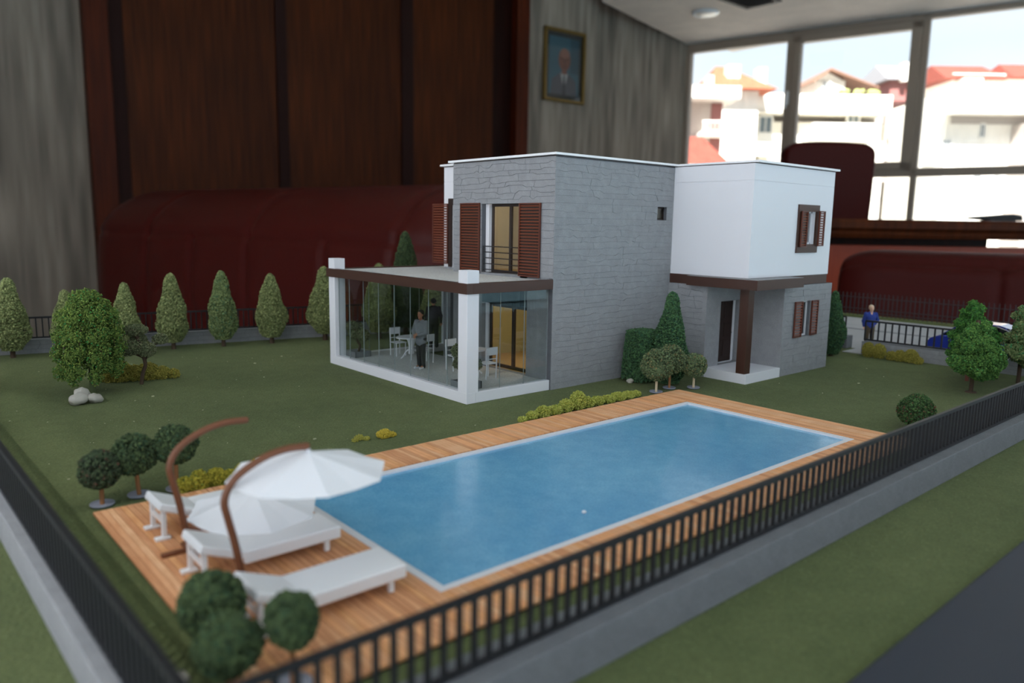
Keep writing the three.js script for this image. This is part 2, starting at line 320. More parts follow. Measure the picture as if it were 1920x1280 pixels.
// padded leather shell: a profile swept along x with rounded ends and sewn-in seams
function padded(profile, len, endR, seams, faceSeams, hSeam) {
  const nx = 150, np = profile.length, pos = [], idx = [], uv = [];
  const cz = profile.reduce((s, p) => s + p[0], 0) / np, cy = profile.reduce((s, p) => s + p[1], 0) / np;
  for (let i = 0; i <= nx; i++) {
    const x = len * i / nx, e = Math.min(x, len - x), q = e < endR ? Math.sqrt(Math.max(0, 1 - Math.pow(1 - e / endR, 2))) : 1;
    let ds = 0; for (const s of seams) ds += Math.exp(-Math.pow((x - s) / 0.014, 2));
    let df = 0; for (const s of faceSeams) df += Math.exp(-Math.pow((x - s) / 0.014, 2));
    for (let j = 0; j < np; j++) {
      const [z, y] = profile[j], d = 0.009 * Math.min(1, ds + (y < hSeam && z > 0 ? df : 0)) + 0.012 * Math.exp(-Math.pow((y - hSeam) / 0.012, 2)) * (z > 0 ? 1 : 0);
      const dz = z - cz, dy = y - cy, l = Math.hypot(dz, dy) || 1, k = (0.35 + 0.65 * q) * (1 - d / l);
      pos.push(x, y > 0.2 ? cy + dy * ((0.62 + 0.38 * q) * (1 - d / l)) : y, cz + dz * k); uv.push(x * 3, j * 0.15);
    }
  }
  for (let i = 0; i < nx; i++) for (let j = 0; j + 1 < np; j++) { const a = i * np + j, b = a + np; idx.push(a, b, a + 1, b, b + 1, a + 1); }
  for (const i of [0, nx]) { const c = pos.length / 3; pos.push(len * i / nx, cy, cz); uv.push(0, 0); for (let j = 0; j + 1 < np; j++) i ? idx.push(c, i * np + j + 1, i * np + j) : idx.push(c, j, j + 1); }
  const g = new THREE.BufferGeometry(); g.setAttribute('position', new THREE.Float32BufferAttribute(pos, 3)); g.setAttribute('uv', new THREE.Float32BufferAttribute(uv, 2)); g.setIndex(idx); g.computeVertexNormals(); return g;
}
const curve2 = (pts, n) => new THREE.SplineCurve(pts.map((p) => new THREE.Vector2(...p))).getPoints(n).map((p) => [p.x, p.y]);
{
  const t = roomThing('sofa', 'long dark red leather sofa with rolled padded back behind the model', 'sofa', [0.42, 0, -2.917], TURN_WIN);
  part('backrest', padded(curve2([[0.29, 0.1], [0.31, 0.3], [0.315, 0.5], [0.305, 0.64], [0.285, 0.715], [0.22, 0.785], [0.12, 0.835], [0, 0.85], [-0.09, 0.825], [-0.13, 0.75], [-0.14, 0.5], [-0.13, 0.1]], 60), 1.9, 0.2, [0.47, 1.07, 1.72], [0.76, 1.44], 0.685), M.leather, t);
  part('seat', box(1.7, 0.3, 0.7, 0.95, 0.28, -0.44, 0.07, 4), M.leather, t);
  part('arm', box(0.2, 0.46, 0.95, 0.02, 0.4, -0.24, 0.09, 5), M.leather, t); part('arm', box(0.2, 0.46, 0.9, 1.9, 0.4, -0.3, 0.09, 5), M.leather, t);
  for (const x of [0.15, 1.75]) for (const z of [0.1, -0.7]) part('leg', cyl(0.02, 0.028, 0.19, x, 0, z), M.black, t);
}
{
  const t = roomThing('armchair', 'wide dark red leather armchair in front of the wooden desk', 'armchair', [1.966, 0, -0.614], TURN_WIN);
  part('backrest', padded(curve2([[0.1, 0.12], [0.11, 0.35], [0.11, 0.56], [0.1, 0.62], [0.06, 0.66], [0, 0.672], [-0.07, 0.66], [-0.1, 0.6], [-0.1, 0.12]], 44), 1.25, 0.12, [], [0.46], 0.64), M.leatherDark, t);
  part('seat', box(1.1, 0.28, 0.62, 0.62, 0.28, -0.4, 0.06, 4), M.leatherDark, t);
  for (const x of [0.08, 1.17]) part('arm', box(0.16, 0.4, 0.7, x, 0.33, -0.35, 0.06, 4), M.leatherDark, t);
  for (const x of [0.12, 1.13]) for (const z of [0.02, -0.65]) part('leg', cyl(0.018, 0.024, 0.14, x, 0, z), M.black, t);
}
{
  const D = 3.3, t = roomThing('desk', 'long brown wooden desk with a moulded top edge by the windows', 'desk', inView(2.0, 0, -D), TURN_VIEW);
  part('desktop', uvm(prismX([[0, 0.702], [0.012, 0.702], [0.02, 0.718], [0.012, 0.732], [0.03, 0.744], [0.03, 0.766], [0.018, 0.782], [-0.86, 0.782], [-0.86, 0.702]], -0.9, 1.4), 0.8), M.wood, t);
  const px = std({ map: deckMap, color: 0xa04a1a, roughness: 0.45 });
  part('front_panel', uvm(box(2.1, 0.66, 0.03, 0.25, 0.34, -0.1, 0.004), 0.7), px, t);
  part('apron', [uvm(box(0.9, 0.032, 0.03, -0.36, 0.686, -0.1), 0.7), uvm(box(0.5, 0.032, 0.03, 1.05, 0.686, -0.1), 0.7)], M.woodDark, t);
  for (const x of [-0.84, 1.33]) part('side_panel', uvm(box(0.04, 0.7, 0.8, x, 0.352, -0.43, 0.004), 0.7), M.wood, t);
}
function prismX(pts, x0, x1) { return prism(pts.map(([z, y]) => [-z, y]), x1 - x0).rotateY(Math.PI / 2).translate(x0, 0, 0); }
{
  const t = roomThing('desk_tray', 'flat black wedge-shaped tray lying on the desk top', 'tray', inView(2.21, 0.782, -3.55), TURN_VIEW);
  part('body', prism([[-0.1, 0.012], [-0.095, 0.022], [0.06, 0.036], [0.1, 0.03], [0.105, 0.006], [-0.02, 0.006]], 0.09, 0.003).translate(0, 0, -0.045), M.black, t);
  part('foot', [box(0.12, 0.006, 0.07, 0.02, 0.003, 0)], M.whiteGloss, t);
}
{
  const t = roomThing('office_chair', 'high-backed dark red leather office chair behind the desk', 'office chair', inView(1.735, 0, -4.35), TURN_VIEW);
  const s = new THREE.Shape(), w = 0.245, y0 = 0.5, y1 = 1.205, r = 0.07;
  s.moveTo(-w + 0.03, y0); s.lineTo(w - 0.03, y0); s.quadraticCurveTo(w, y0 + 0.3, w, y1 - r); s.quadraticCurveTo(w, y1 - 0.012, w - r, y1 - 0.004); s.quadraticCurveTo(0, y1 + 0.01, -w + r, y1 - 0.004); s.quadraticCurveTo(-w, y1 - 0.012, -w, y1 - r); s.quadraticCurveTo(-w, y0 + 0.3, -w + 0.03, y0);
  const bk = new THREE.ExtrudeGeometry(s, { depth: 0.05, bevelEnabled: true, bevelThickness: 0.03, bevelSize: 0.025, bevelOffset: -0.02, bevelSegments: 5, curveSegments: 12 });
  part('backrest', bk, M.leatherDark, t);
  part('seat', box(0.5, 0.1, 0.5, 0, 0.47, -0.22, 0.04, 4), M.leatherDark, t);
  for (const x of [-0.29, 0.29]) part('armrest', [box(0.06, 0.035, 0.3, x, 0.66, -0.16, 0.015), bar([x, 0.65, -0.16], [x * 0.85, 0.46, -0.18], 0.014)], M.black, t);
  part('gas_lift', cyl(0.03, 0.025, 0.34, 0, 0.09, -0.2), M.chrome, t);
  for (let i = 0; i < 5; i++) { const a = i * 1.2566; const l = part('leg', bar([0, 0.1, -0.2], [Math.cos(a) * 0.29, 0.07, -0.2 + Math.sin(a) * 0.29], 0.024, 8, 0.016), M.black, t); part('caster', [ball(0.03, Math.cos(a) * 0.3, 0.03, -0.2 + Math.sin(a) * 0.3)], M.black, l); }
}
// ---------------------------------------------------------------- the town outside the windows
const extPos = (d) => [EYE.x, 0, EYE.z];
const EX = (px, d) => (px - 960) / 1424 * d, EY = (py, d) => EYE.y + (431 - py) / 1424 * d;
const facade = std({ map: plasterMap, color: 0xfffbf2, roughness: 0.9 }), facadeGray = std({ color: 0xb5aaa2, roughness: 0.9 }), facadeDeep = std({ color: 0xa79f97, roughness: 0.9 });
const roofOrange = std({ map: tileMap, color: 0xe2d2ca, roughness: 0.85 }), roofRed = std({ map: tileMap, color: 0xb2929c, roughness: 0.8 }), roofGray = std({ color: 0x7d7c7e, roughness: 0.8 }), winGlass = phys({ color: 0x59666c, roughness: 0.1, clearcoat: 1 }), winFrame = std({ color: 0xe8e6e0 }), darkRed = std({ color: 0x8a5a56, roughness: 0.8 });
const GROUND = -13;
structure('street_outside', box(160, 0.4, 120, 0, GROUND - 0.2, -78), std({ color: 0x8c8a86 }), [EYE.x, 0, EYE.z], TURN_VIEW);
function building(label) { return roomThing('apartment_building', label, 'building', [EYE.x, 0, EYE.z], TURN_VIEW); }
// boxes by picture columns and rows at distance d, reaching back
const eb = (p0, p1, q0, q1, d, deep) => box(EX(p1, d) - EX(p0, d), EY(q0, d) - EY(q1, d), deep, (EX(p0, d) + EX(p1, d)) / 2, (EY(q0, d) + EY(q1, d)) / 2, -d - deep / 2);
const GQ = (d) => 431 + (EYE.y - GROUND) * 1424 / d;      // picture row of the street at distance d
function win(parent, p0, p1, q0, q1, d) {
  const f = part('window', [eb(p0, p1, q0, q0 + (q1 - q0) * 0.1, d - 0.06, 0.1), eb(p0, p1, q1 - (q1 - q0) * 0.1, q1, d - 0.06, 0.1), eb(p0, p0 + (p1 - p0) * 0.12, q0, q1, d - 0.06, 0.1), eb(p1 - (p1 - p0) * 0.12, p1, q0, q1, d - 0.06, 0.1), eb((p0 + p1) / 2 - 0.6, (p0 + p1) / 2 + 0.6, q0, q1, d - 0.06, 0.1)], winFrame, parent);
  part('pane', eb(p0 + 0.5, p1 - 0.5, q0 + 0.5, q1 - 0.5, d - 0.02, 0.04), winGlass, f);
}
const gable = (p0, p1, qTop, qBase, d, deep, over = 0.3) => { const a = EX(p0, d) - over, b = EX(p1, d) + over, y0 = EY(qBase, d), y1 = EY(qTop, d), m = (a + b) / 2; return prism([[a, y0], [m, y1], [b, y0], [b, y0 - 0.18], [m, y1 - 0.2], [a, y0 - 0.18]], deep).translate(0, 0, -d - deep + over); };
const shed = (p0, p1, qL, qR, qBase, d, deep) => prism([[EX(p0, d), EY(qBase, d)], [EX(p0, d), EY(qL, d)], [EX(p1, d), EY(qR, d)], [EX(p1, d), EY(qBase, d)]], deep).translate(0, 0, -d - deep);
// roof slope rising away from the viewer
function slope(p0, p1, qEave, qRidge, d, run, inset = 0) {
  const a = EX(p0, d), b = EX(p1, d), y0 = EY(qEave, d), y1 = EY(qRidge, d + run) , g = new THREE.BufferGeometry();
  const v = [[a, y0, -d], [b, y0, -d], [b - inset, y1, -d - run], [a + inset, y1, -d - run], [a, y0, -d - 2 * run], [b, y0, -d - 2 * run]], f = [0, 1, 2, 0, 2, 3, 5, 4, 3, 5, 3, 2, 4, 0, 3, 1, 5, 2, 0, 4, 5, 0, 5, 1], p = [];
  for (const i of f) p.push(...v[i]); g.setAttribute('position', new THREE.Float32BufferAttribute(p, 3)); g.computeVertexNormals(); return uvm(g, 4);
}
{
  const d = 36, b = building('narrow gray house with stacked balconies at the left end of the window view');
  part('wall', eb(1262, 1334, 196, GQ(d), d, 7), facadeGray, b);
  const rf = part('roof', eb(1255, 1366, 178, 200, d - 1.2, 8), std({ color: 0xcfc6bd }), b); part('chimney', eb(1306, 1316, 160, 180, d + 1, 1), facadeGray, rf);
  for (const q of [205, 262, 320]) { part('balcony', [eb(1300, 1352, q + 52, q + 60, d - 1.1, 1.2), eb(1300, 1352, q + 34, q + 37, d - 1.1, 0.06), ...[0, 1, 2, 3, 4, 5, 6, 7].map((k) => eb(1301 + k * 7, 1302 + k * 7, q + 36, q + 52, d - 1.1, 0.06))], facade, b); part('balcony_door', eb(1314, 1334, q + 4, q + 50, d - 0.05, 0.1), darkRed, b); }
  const c = building('low roof of dull red tiles below the narrow gray house');
  part('wall', eb(1250, 1352, 318, GQ(30), 30, 6), facade, c); part('roof', slope(1240, 1362, 322, 268, 30, 3, 0.6), roofRed, c);
}
{
  const d = 44, b = building('white house with an orange tiled roof and white chimneys');
  part('wall', eb(1330, 1398, 182, GQ(d), d, 9), facade, b);
  part('roof', slope(1306, 1432, 182, 146, d - 0.8, 5, 1.6), roofOrange, b);
  for (const [p0, p1, q0] of [[1340, 1362, 142], [1395, 1410, 146]]) part('chimney', eb(p0, p1, q0, 176, d + 1.5, 0.8), facade, b);
  win(b, 1376, 1392, 285, 303, d);
}
{
  const d = 46, b = building('long white apartment block with planted roof terrace in the middle window');
  part('wall', eb(1404, 1632, 240, GQ(d), d + 0.6, 10), facade, b);
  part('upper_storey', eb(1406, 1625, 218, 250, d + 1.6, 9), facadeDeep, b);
  part('parapet', [eb(1388, 1640, 190, 221, d - 0.5, 0.3), eb(1388, 1640, 218, 223, d - 0.5, 3)], facade, b);
  part('balcony', [eb(1500, 1622, 240, 268, d - 1, 0.25), eb(1500, 1622, 266, 271, d - 1, 1.8)], facade, b); part('balcony', [eb(1390, 1480, 262, 300, d - 0.8, 0.25)], facade, b);
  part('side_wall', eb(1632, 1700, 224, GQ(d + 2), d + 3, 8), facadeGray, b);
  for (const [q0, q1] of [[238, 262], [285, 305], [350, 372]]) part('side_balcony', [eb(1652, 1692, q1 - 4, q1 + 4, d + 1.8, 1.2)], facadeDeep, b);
  for (const [p0, p1, q0, q1] of [[1400, 1428, 228, 262], [1448, 1462, 228, 258], [1560, 1585, 224, 240], [1662, 1684, 330, 352], [1520, 1540, 280, 306], [1660, 1676, 280, 300]]) win(b, p0, p1, q0, q1, d + (p0 > 1630 ? 2.9 : 0.5));
  const a = building('small gabled rooftop house with brown eaves among terrace plants');
  part('wall', [eb(1500, 1552, 166, 192, d + 4, 4), prism([[EX(1498, d + 4), EY(168, d + 4)], [EX(1520, d + 4), EY(152, d + 4)], [EX(1552, d + 4), EY(168, d + 4)]], 4).translate(0, 0, -d - 8)], facade, a);
  part('roof', [prism([[EX(1490, d + 4), EY(170, d + 4)], [EX(1520, d + 4), EY(147, d + 4)], [EX(1608, d + 4), EY(178, d + 4)], [EX(1608, d + 4), EY(181, d + 4)], [EX(1520, d + 4), EY(151, d + 4)], [EX(1490, d + 4), EY(173, d + 4)]], 5).translate(0, 0, -d - 8.5)], std({ color: 0x7a5a48 }), a);
  win(a, 1512, 1528, 168, 186, d + 4);
  const e = building('dark red mansard house with gray roof left of the thick window post');
  part('wall', eb(1634, 1735, 160, 200, d + 5, 6), darkRed, e); part('roof', slope(1628, 1740, 162, 140, d + 4.6, 3, 0.5), roofGray, e); part('chimney', eb(1655, 1664, 133, 165, d + 4.4, 0.5), facade, e);
}
setSeed(11);
for (const [px, py, r, l] of [[1551, 178, 0.27, 'yellow green bush on the white roof terrace, nearest the gabled house'], [1578, 181, 0.25, 'middle bush of three on the white roof terrace'], [1605, 183, 0.25, 'green bush on the white roof terrace, farthest from the gabled house']]) {
  const d = 47.5, t = roomThing('terrace_bush', l, 'bush', inView(EX(px, d), EY(192, d), -d), TURN_VIEW), gs = [];
  for (let i = 0; i < 26; i++) gs.push(new THREE.IcosahedronGeometry(rr(0.09, 0.16), 0).translate(rr(-r, r), rr(0.05, r * 1.1), rr(-r, r) * 0.6));
  part('foliage', gs, std({ color: 0x9aa865, roughness: 0.9 }), t);
}
{
  const d = 40, b = building('large white apartment block with red roofs filling the right window');
  part('wall', eb(1742, 2060, 182, GQ(d), d, 6), facade, b);
  part('upper_storey', eb(1745, 2060, 150, 185, d + 2.2, 3.6), facade, b);
  part('roof', slope(1732, 1850, 158, 138, d + 1.6, 2.2, 0.3), roofRed, b); part('roof', slope(1852, 2080, 154, 134, d + 1.4, 2.3, 0.6), roofRed, b);
  part('parapet', [eb(1738, 2060, 186, 214, d - 1.1, 0.3), eb(1738, 2060, 212, 218, d - 1.1, 1.2)], facade, b);
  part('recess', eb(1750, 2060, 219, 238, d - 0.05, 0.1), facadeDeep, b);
  part('roof_rail', [eb(1840, 2000, 166, 168, d - 0.9, 0.06), eb(1840, 2000, 176, 177.5, d - 0.9, 0.06), ...Array.from({ length: 18 }, (_, k) => eb(1840 + k * 9, 1841.2 + k * 9, 166, 187, d - 0.9, 0.05))], std({ color: 0x8fa3ad }), b);
  part('dormer', [eb(1766, 1800, 158, 172, d + 1.4, 2)], facade, b);
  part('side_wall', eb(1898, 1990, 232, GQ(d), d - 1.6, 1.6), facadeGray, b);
  for (const [p0, p1, q0, q1] of [[1803, 1814, 236, 262], [1738, 1754, 266, 286], [1800, 1816, 322, 336], [1838, 1850, 322, 336], [1872, 1888, 322, 336], [1882, 1892, 238, 262], [1746, 1760, 360, 380]]) win(b, p0, p1, q0, q1, d);
}
// ---------------------------------------------------------------- the model: base board, lawn, road, walls, railings
{
  const t = thing('display_table', 'low dark display table carrying the architectural model', 'table', [0.25, -G, 0.08]);
  part('tabletop', box(1.74, 0.05, 1.2, 0, G - 0.04, 0, 0.006), M.slate, t);
  for (const x of [-0.8, 0.8]) for (const z of [-0.53, 0.53]) part('leg', box(0.07, G - 0.065, 0.07, x, (G - 0.065) / 2, z, 0.006), M.slate, t);
}
structure('lawn', uvm(bx(-0.6, 0.605, -0.0149, 0, -0.4835, 0.66), 0.42), M.grass, [0, G, 0]);
structure('road', uvm(bx(0.6052, 1.035, -0.0149, -0.0002, -0.4835, 0.66), 0.3), M.road, [0, G, 0]);
structure('path', uvm(bx(0.552, 0.605, 0.0002, 0.0012, -0.1, -0.072), 0.3), M.road, [0, G, 0]);
structure('verge', uvm(bx(1.0352, 1.075, -0.0149, 0.003, -0.4835, 0.66), 0.42), std({ map: grassMap, color: 0xffffe0, roughness: 1 }), [0, G, 0]);
single('road_joint', bx(0.842, 0.8455, -0.0001, 0.0006, -0.48, 0.62), std({ color: 0x4e5058 }), 'thin dark joint line running along the gray road', 'road line', [0, G, 0]);
single('board_frame', [bx(-0.61, 1.085, -0.015, 0.004, -0.6, -0.4845, 0.0015), bx(-0.66, -0.6005, -0.015, 0.004, -0.4842, 0.66, 0.0015)], M.slate, 'dark slate gray border framing the model at the lower right corner', 'frame', [0, G, 0]);
setSeed(3);
{
  const gs = []; const flecks = [[-0.3, -0.02], [0.24, -0.2], [0.33, -0.2], [0.3, -0.26], [0.25, -0.14], [-0.38, 0.22], [-0.36, 0.23], [-0.2, 0.35], [0.02, -0.03], [0.44, -0.16], [0.4, -0.2], [-0.05, 0.42], [-0.15, 0.38]];
  for (let i = 0; i < 210; i++) {
    const p = i < flecks.length ? flecks[i] : [rr(-0.5, 0.54), rr(-0.07, 0.5)]; if (p[0] > -0.13 && p[0] < 0.43 && p[1] > -0.13 && p[1] < 0.3) continue;
    const s = rr(0.0005, 0.0015) * (i < flecks.length ? 1.1 : 0.55); gs.push(box(s * 2, s * 0.6, s, 0, s * 0.3, 0).rotateY(rr(0, 6)).translate(p[0], 0, -p[1]));
  }
  single('lawn_crumbs', gs, std({ color: 0xb0b08e, roughness: 0.9 }), 'tiny pale crumbs strewn over the green lawn', 'crumbs', [0, G, 0], 0, null, 'stuff');
}
// irregular courses of dressed stone in a plane: u along, v up; make(pts) turns each outline into a stone
function stones(U0, U1, V0, V1, course, len, jag, gap, make) {
  const n = Math.max(1, Math.round((V1 - V0) / course)), h = (V1 - V0) / n, m = Math.max(2, Math.round((U1 - U0) / 0.006)), lines = [];
  for (let k = 0; k <= n; k++) {
    const L = []; let off = 0;
    for (let i = 0; i <= m; i++) { if (k > 0 && k < n) { if (rnd() < 0.4) off = rr(-jag, jag) * h; } L.push([U0 + (U1 - U0) * i / m, V0 + h * k + off]); }
    lines.push(L);
  }
  const at = (L, u) => { const q = clamp((u - U0) / (U1 - U0) * m, 0, m - 1e-6), i = Math.floor(q), t = q - i; return L[i][1] * (1 - t) + L[i + 1][1] * t; };
  for (let k = 0; k < n; k++) {
    let u = U0, s0 = 0;
    while (u < U1 - 1e-6) {
      let e = u + len * rr(0.55, 1.6); if (U1 - e < len * 0.45) e = U1;
      const s1 = e >= U1 ? 0 : rr(-0.3, 0.3) * h, pts = [];
      const b0 = u + gap - s0, b1 = e - gap - s1, t0 = u + gap + s0, t1 = e - gap + s1;
      const us = (a, b) => [a, ...lines[0].map((p) => p[0]).filter((x) => x > a + 0.001 && x < b - 0.001), b];
      for (const x of us(b0, b1)) pts.push([x, at(lines[k], x) + gap]);
      for (const x of us(t0, t1).reverse()) pts.push([x, at(lines[k + 1], x) - gap]);
      const keep = pts.filter((p, i) => { const a = pts[(i + pts.length - 1) % pts.length], b = pts[(i + 1) % pts.length]; return Math.abs((p[0] - a[0]) * (b[1] - a[1]) - (p[1] - a[1]) * (b[0] - a[0])) > 2e-8; });
      if (keep.length > 2) make(keep);
      u = e; s0 = s1;
    }
  }
}
const STONE_DEEP = 0.0008;
// stones as children of a wall part; side 'x': on a face looking to -x at x = at, u = w; side 'w': on a face looking to -w at w = at, u = x
function stoneFace(parent, side, at, regions, course, len, jag, gap = 0.00022, mat = M.stone, flip = 1) {
  for (const [u0, u1, v0, v1, c2, l2, j2] of regions) stones(u0, u1, v0, v1, c2 ?? course, l2 ?? len, j2 ?? jag, gap, (pts) => {
    const d = STONE_DEEP * rr(0.75, 1.25), g = prism(pts, d);
    if (side === 'x') g.rotateY(-Math.PI / 2).scale(1, 1, 1).translate(at, 0, 0);      // u -> +z after the turn
    else g.translate(0, 0, -at);
    if (side === 'x') g.scale(1, 1, -1), flipWinding(g);
    if (flip < 0) g.translate(0, 0, 0);
    part('stone', uvm(g, 0.06), mat, parent);
  });
}
function flipWinding(g) { const p = g.attributes.position.array; for (let i = 0; i < p.length; i += 9) for (let k = 0; k < 3; k++) { const t = p[i + 3 + k]; p[i + 3 + k] = p[i + 6 + k]; p[i + 6 + k] = t; } g.deleteAttribute('uv'); g.computeVertexNormals(); }
// a railing of square bars between two points [x, w]; y0 the wall top
const barGeo = {};
function railing(label, a, b, pitch, y0, y1, thick, group, opts = {}) {
  const dx = b[0] - a[0], dw = b[1] - a[1], L = Math.hypot(dx, dw), turn = Math.atan2(dw, dx);
  const t = thing('railing', label, 'railing', [a[0], 0, a[1]], turn, group);
  const rails = opts.rails ?? [[y0, y0 + 0.0022], [y1 - 0.0026, y1]];
  for (const [r0, r1] of rails) part('rail', box(L, r1 - r0, thick * 1.25, L / 2, (r0 + r1) / 2, 0), M.metal, t);
  const n = Math.round(L / pitch), k = thick + ',' + y0 + ',' + y1 + (opts.spear ? 's' : '');
  const top = opts.spear ? y1 + opts.spear : y1 - 0.0013;
  barGeo[k] ??= opts.spear ? merge([box(thick, top - y0 - 0.002, thick, 0, (top + y0) / 2 - 0.001, 0), new THREE.ConeGeometry(thick * 0.7, 0.003, 4).translate(0, top - 0.0008, 0)]) : box(thick, top - y0, thick, 0, (top + y0) / 2, 0);
  for (let i = 0; i <= n; i++) { const m = part('bar', barGeo[k], M.metal, t); m.position.x = L * i / n; }
  return t;
}
{
  // front wall and its railing
  const w = thing('garden_wall', 'long gray front garden wall beside the swimming pool', 'garden wall', [0.01, 0, -0.40]);
  part('wall', uvm(box(1.096, 0.0195, 0.02, 0, 0.00975, 0, 0.0006), 0.08), M.wallGray, w);
  railing('dark gray metal railing on the front wall beside the pool', [-0.53, -0.4], [0.552, -0.4], 0.00705, 0.0195, 0.05, 0.0019);
  const l = thing('garden_wall', 'gray garden wall at the left edge of the lawn', 'garden wall', [-0.5326, 0, 0.115], 0.0148);
  part('wall', uvm(box(0.016, 0.0195, 1.01, 0, 0.00975, 0, 0.0006), 0.08), std({ map: stoneMap, color: 0xffffff, roughness: 0.85 }), l);
  railing('dark gray metal railing on the wall at the left edge of the lawn', [-0.5258, -0.394], [-0.5405, 0.612], 0.00705, 0.0195, 0.05, 0.0025);
}
setSeed(21);
{
  // back wall, slightly askew, with coursed blocks on the lawn side
  const A = [-0.53, 0.6187], B = [0.6, 0.387], L = Math.hypot(B[0] - A[0], B[1] - A[1]), turn = Math.atan2(B[1] - A[1], B[0] - A[0]);
  const w = thing('garden_wall', 'gray block garden wall behind the row of conifers', 'garden wall', [A[0], 0, A[1]], turn);
  part('wall', uvm(box(L, 0.0185, 0.014, L / 2, 0.00925, -0.0078), 0.08), M.wallGray, w); part('coping', uvm(box(L, 0.0014, 0.0165, L / 2, 0.0192, -0.0073), 0.08), std({ map: stoneMap, color: 0xffffff }), w, 'pale flat coping');
  stones(0, 0.82, 0, 0.0184, 0.0062, 0.026, 0.1, 0.0002, (pts) => part('stone', uvm(prism(pts, 0.0006).translate(0, 0, -0.0008), 0.06), M.stone, w));
  railing('dark gray metal railing on the wall behind the conifers', [A[0], A[1] + 0.008], [B[0], B[1] + 0.008], 0.0076, 0.02, 0.05, 0.0016);
}
{
  // right wall with the gate gap, blocks on the lawn side
  const w = thing('garden_wall', 'gray stone garden wall along the road behind yellow bushes', 'garden wall', [0.555, 0, -0.25]);
  part('wall', uvm(bx(0.0005, 0.017, 0, 0.0195, -0.145, 0.151), 0.08), M.wallGray, w);
  stones(-0.145, 0.151, 0, 0.0193, 0.0064, 0.045, 0.16, 0.0002, (pts) => { const g = prism(pts, 0.0006).rotateY(-Math.PI / 2).translate(0.0006, 0, 0); g.scale(1, 1, -1); flipWinding(g); part('stone', uvm(g, 0.06), M.stone, w); });
  railing('dark metal railing on the road wall before the standing person', [0.563, -0.0995], [0.563, -0.393], 0.0098, 0.021, 0.0515, 0.0019);
  const p = thing('garden_wall', 'short gray wall end block beside the gate opening', 'garden wall', [0.6, 0, -0.02]);
  part('wall', uvm(bx(-0.0095, 0.0095, 0, 0.0195, -0.04, 0.2, 0.0005), 0.08), M.wallGray, p);
  railing('short dark metal railing piece on the wall beyond the gate opening', [0.599, -0.052], [0.599, 0.17], 0.0055, 0.021, 0.0505, 0.0019);
}
railing('tall spiked dark picket railing along the far side of the road', [1.055, -0.47], [1.055, 0.62], 0.0089, 0.003, 0.045, 0.0016, null, { rails: [[0.0408, 0.0424], [0.0165, 0.0181], [0.0085, 0.01]], spear: 0.007 });
// ---------------------------------------------------------------- pool and deck
{
  const X0 = -0.488, X1 = 0.111, W0 = -0.3545, W1 = -0.095, PX0 = -0.3795, PX1 = 0.0696, PW0 = -0.3167, PW1 = -0.1367, gap = 0.0008;
  const t = thing('pool_deck', 'light timber deck of narrow planks around the swimming pool', 'deck', [0, 0, 0]);
  part('bearer', [...holed(X0 + 0.001, X1 - 0.001, W0 + 0.001, W1 - 0.001, [[PX0 - gap, PX1 + gap, PW0 - gap, PW1 + gap]], (a, b, c, d) => bx(a, b, 0, 0.0016, c, d))], M.frameDark, t);
  const tones = [0xffffff, 0xf3e3d8, 0xffeedd, 0xe6d2c4, 0xf8e8d2].map((c, i) => std({ map: Object.assign(deckMap.clone(), { offset: new THREE.Vector2(i * 0.21, i * 0.37) }), color: c, roughness: 0.75 })), geo = {};
  setSeed(5);
  const plank = (x, w0, w1, wd) => {
    const L = w1 - w0, k = L.toFixed(4) + wd.toFixed(6); geo[k] ??= uvm(box(wd, 0.0016, L, 0, 0.0023, 0), 0.06);
    const m = part('plank', geo[k], tones[Math.floor(rnd() * 5)], t); m.position.set(x, rr(-0.0001, 0.0001), -(w0 + w1) / 2);
  };
  for (const [a, b, n, cut] of [[X0, PX0 - gap * 0.5, 28, 0], [PX0 - gap * 0.5, PX1 + gap, 117, 1], [PX1 + gap, X1, 11, 0]]) for (let i = 0; i < n; i++) {
    const pitch = (b - a) / n, x = a + pitch * (i + 0.5), wd = pitch - 0.00035;
    if (cut) { plank(x, W0, PW0 - gap * 0.5, wd); plank(x, PW1 + gap * 1.6, W1, wd); } else plank(x, W0, W1, wd);
  }
  const p = thing('swimming_pool', 'rectangular blue swimming pool with a white rim', 'pool', [0, 0, 0]), r = 0.0052;
  part('rim', [bx(PX0, PX1, 0, 0.0027, PW1 - r, PW1, 0.0003), bx(PX0, PX1, 0, 0.0027, PW0, PW0 + r, 0.0003), bx(PX0, PX0 + r, 0, 0.0027, PW0 + r, PW1 - r), bx(PX1 - r, PX1, 0, 0.0027, PW0 + r, PW1 - r)], M.white, p);
  part('water', uvm(bx(PX0 + r, PX1 - r, 0.0001, 0.0011, PW0 + r, PW1 - r), 0.2), M.water, p);
  single('foam_crumb', ball(0.0016, 0, 0.0009, 0, 1, 0.7, 1, 10), M.white, 'tiny white crumb floating on the blue pool water', 'crumb', [-0.2433, G + 0.0011, 0.2854]);
}
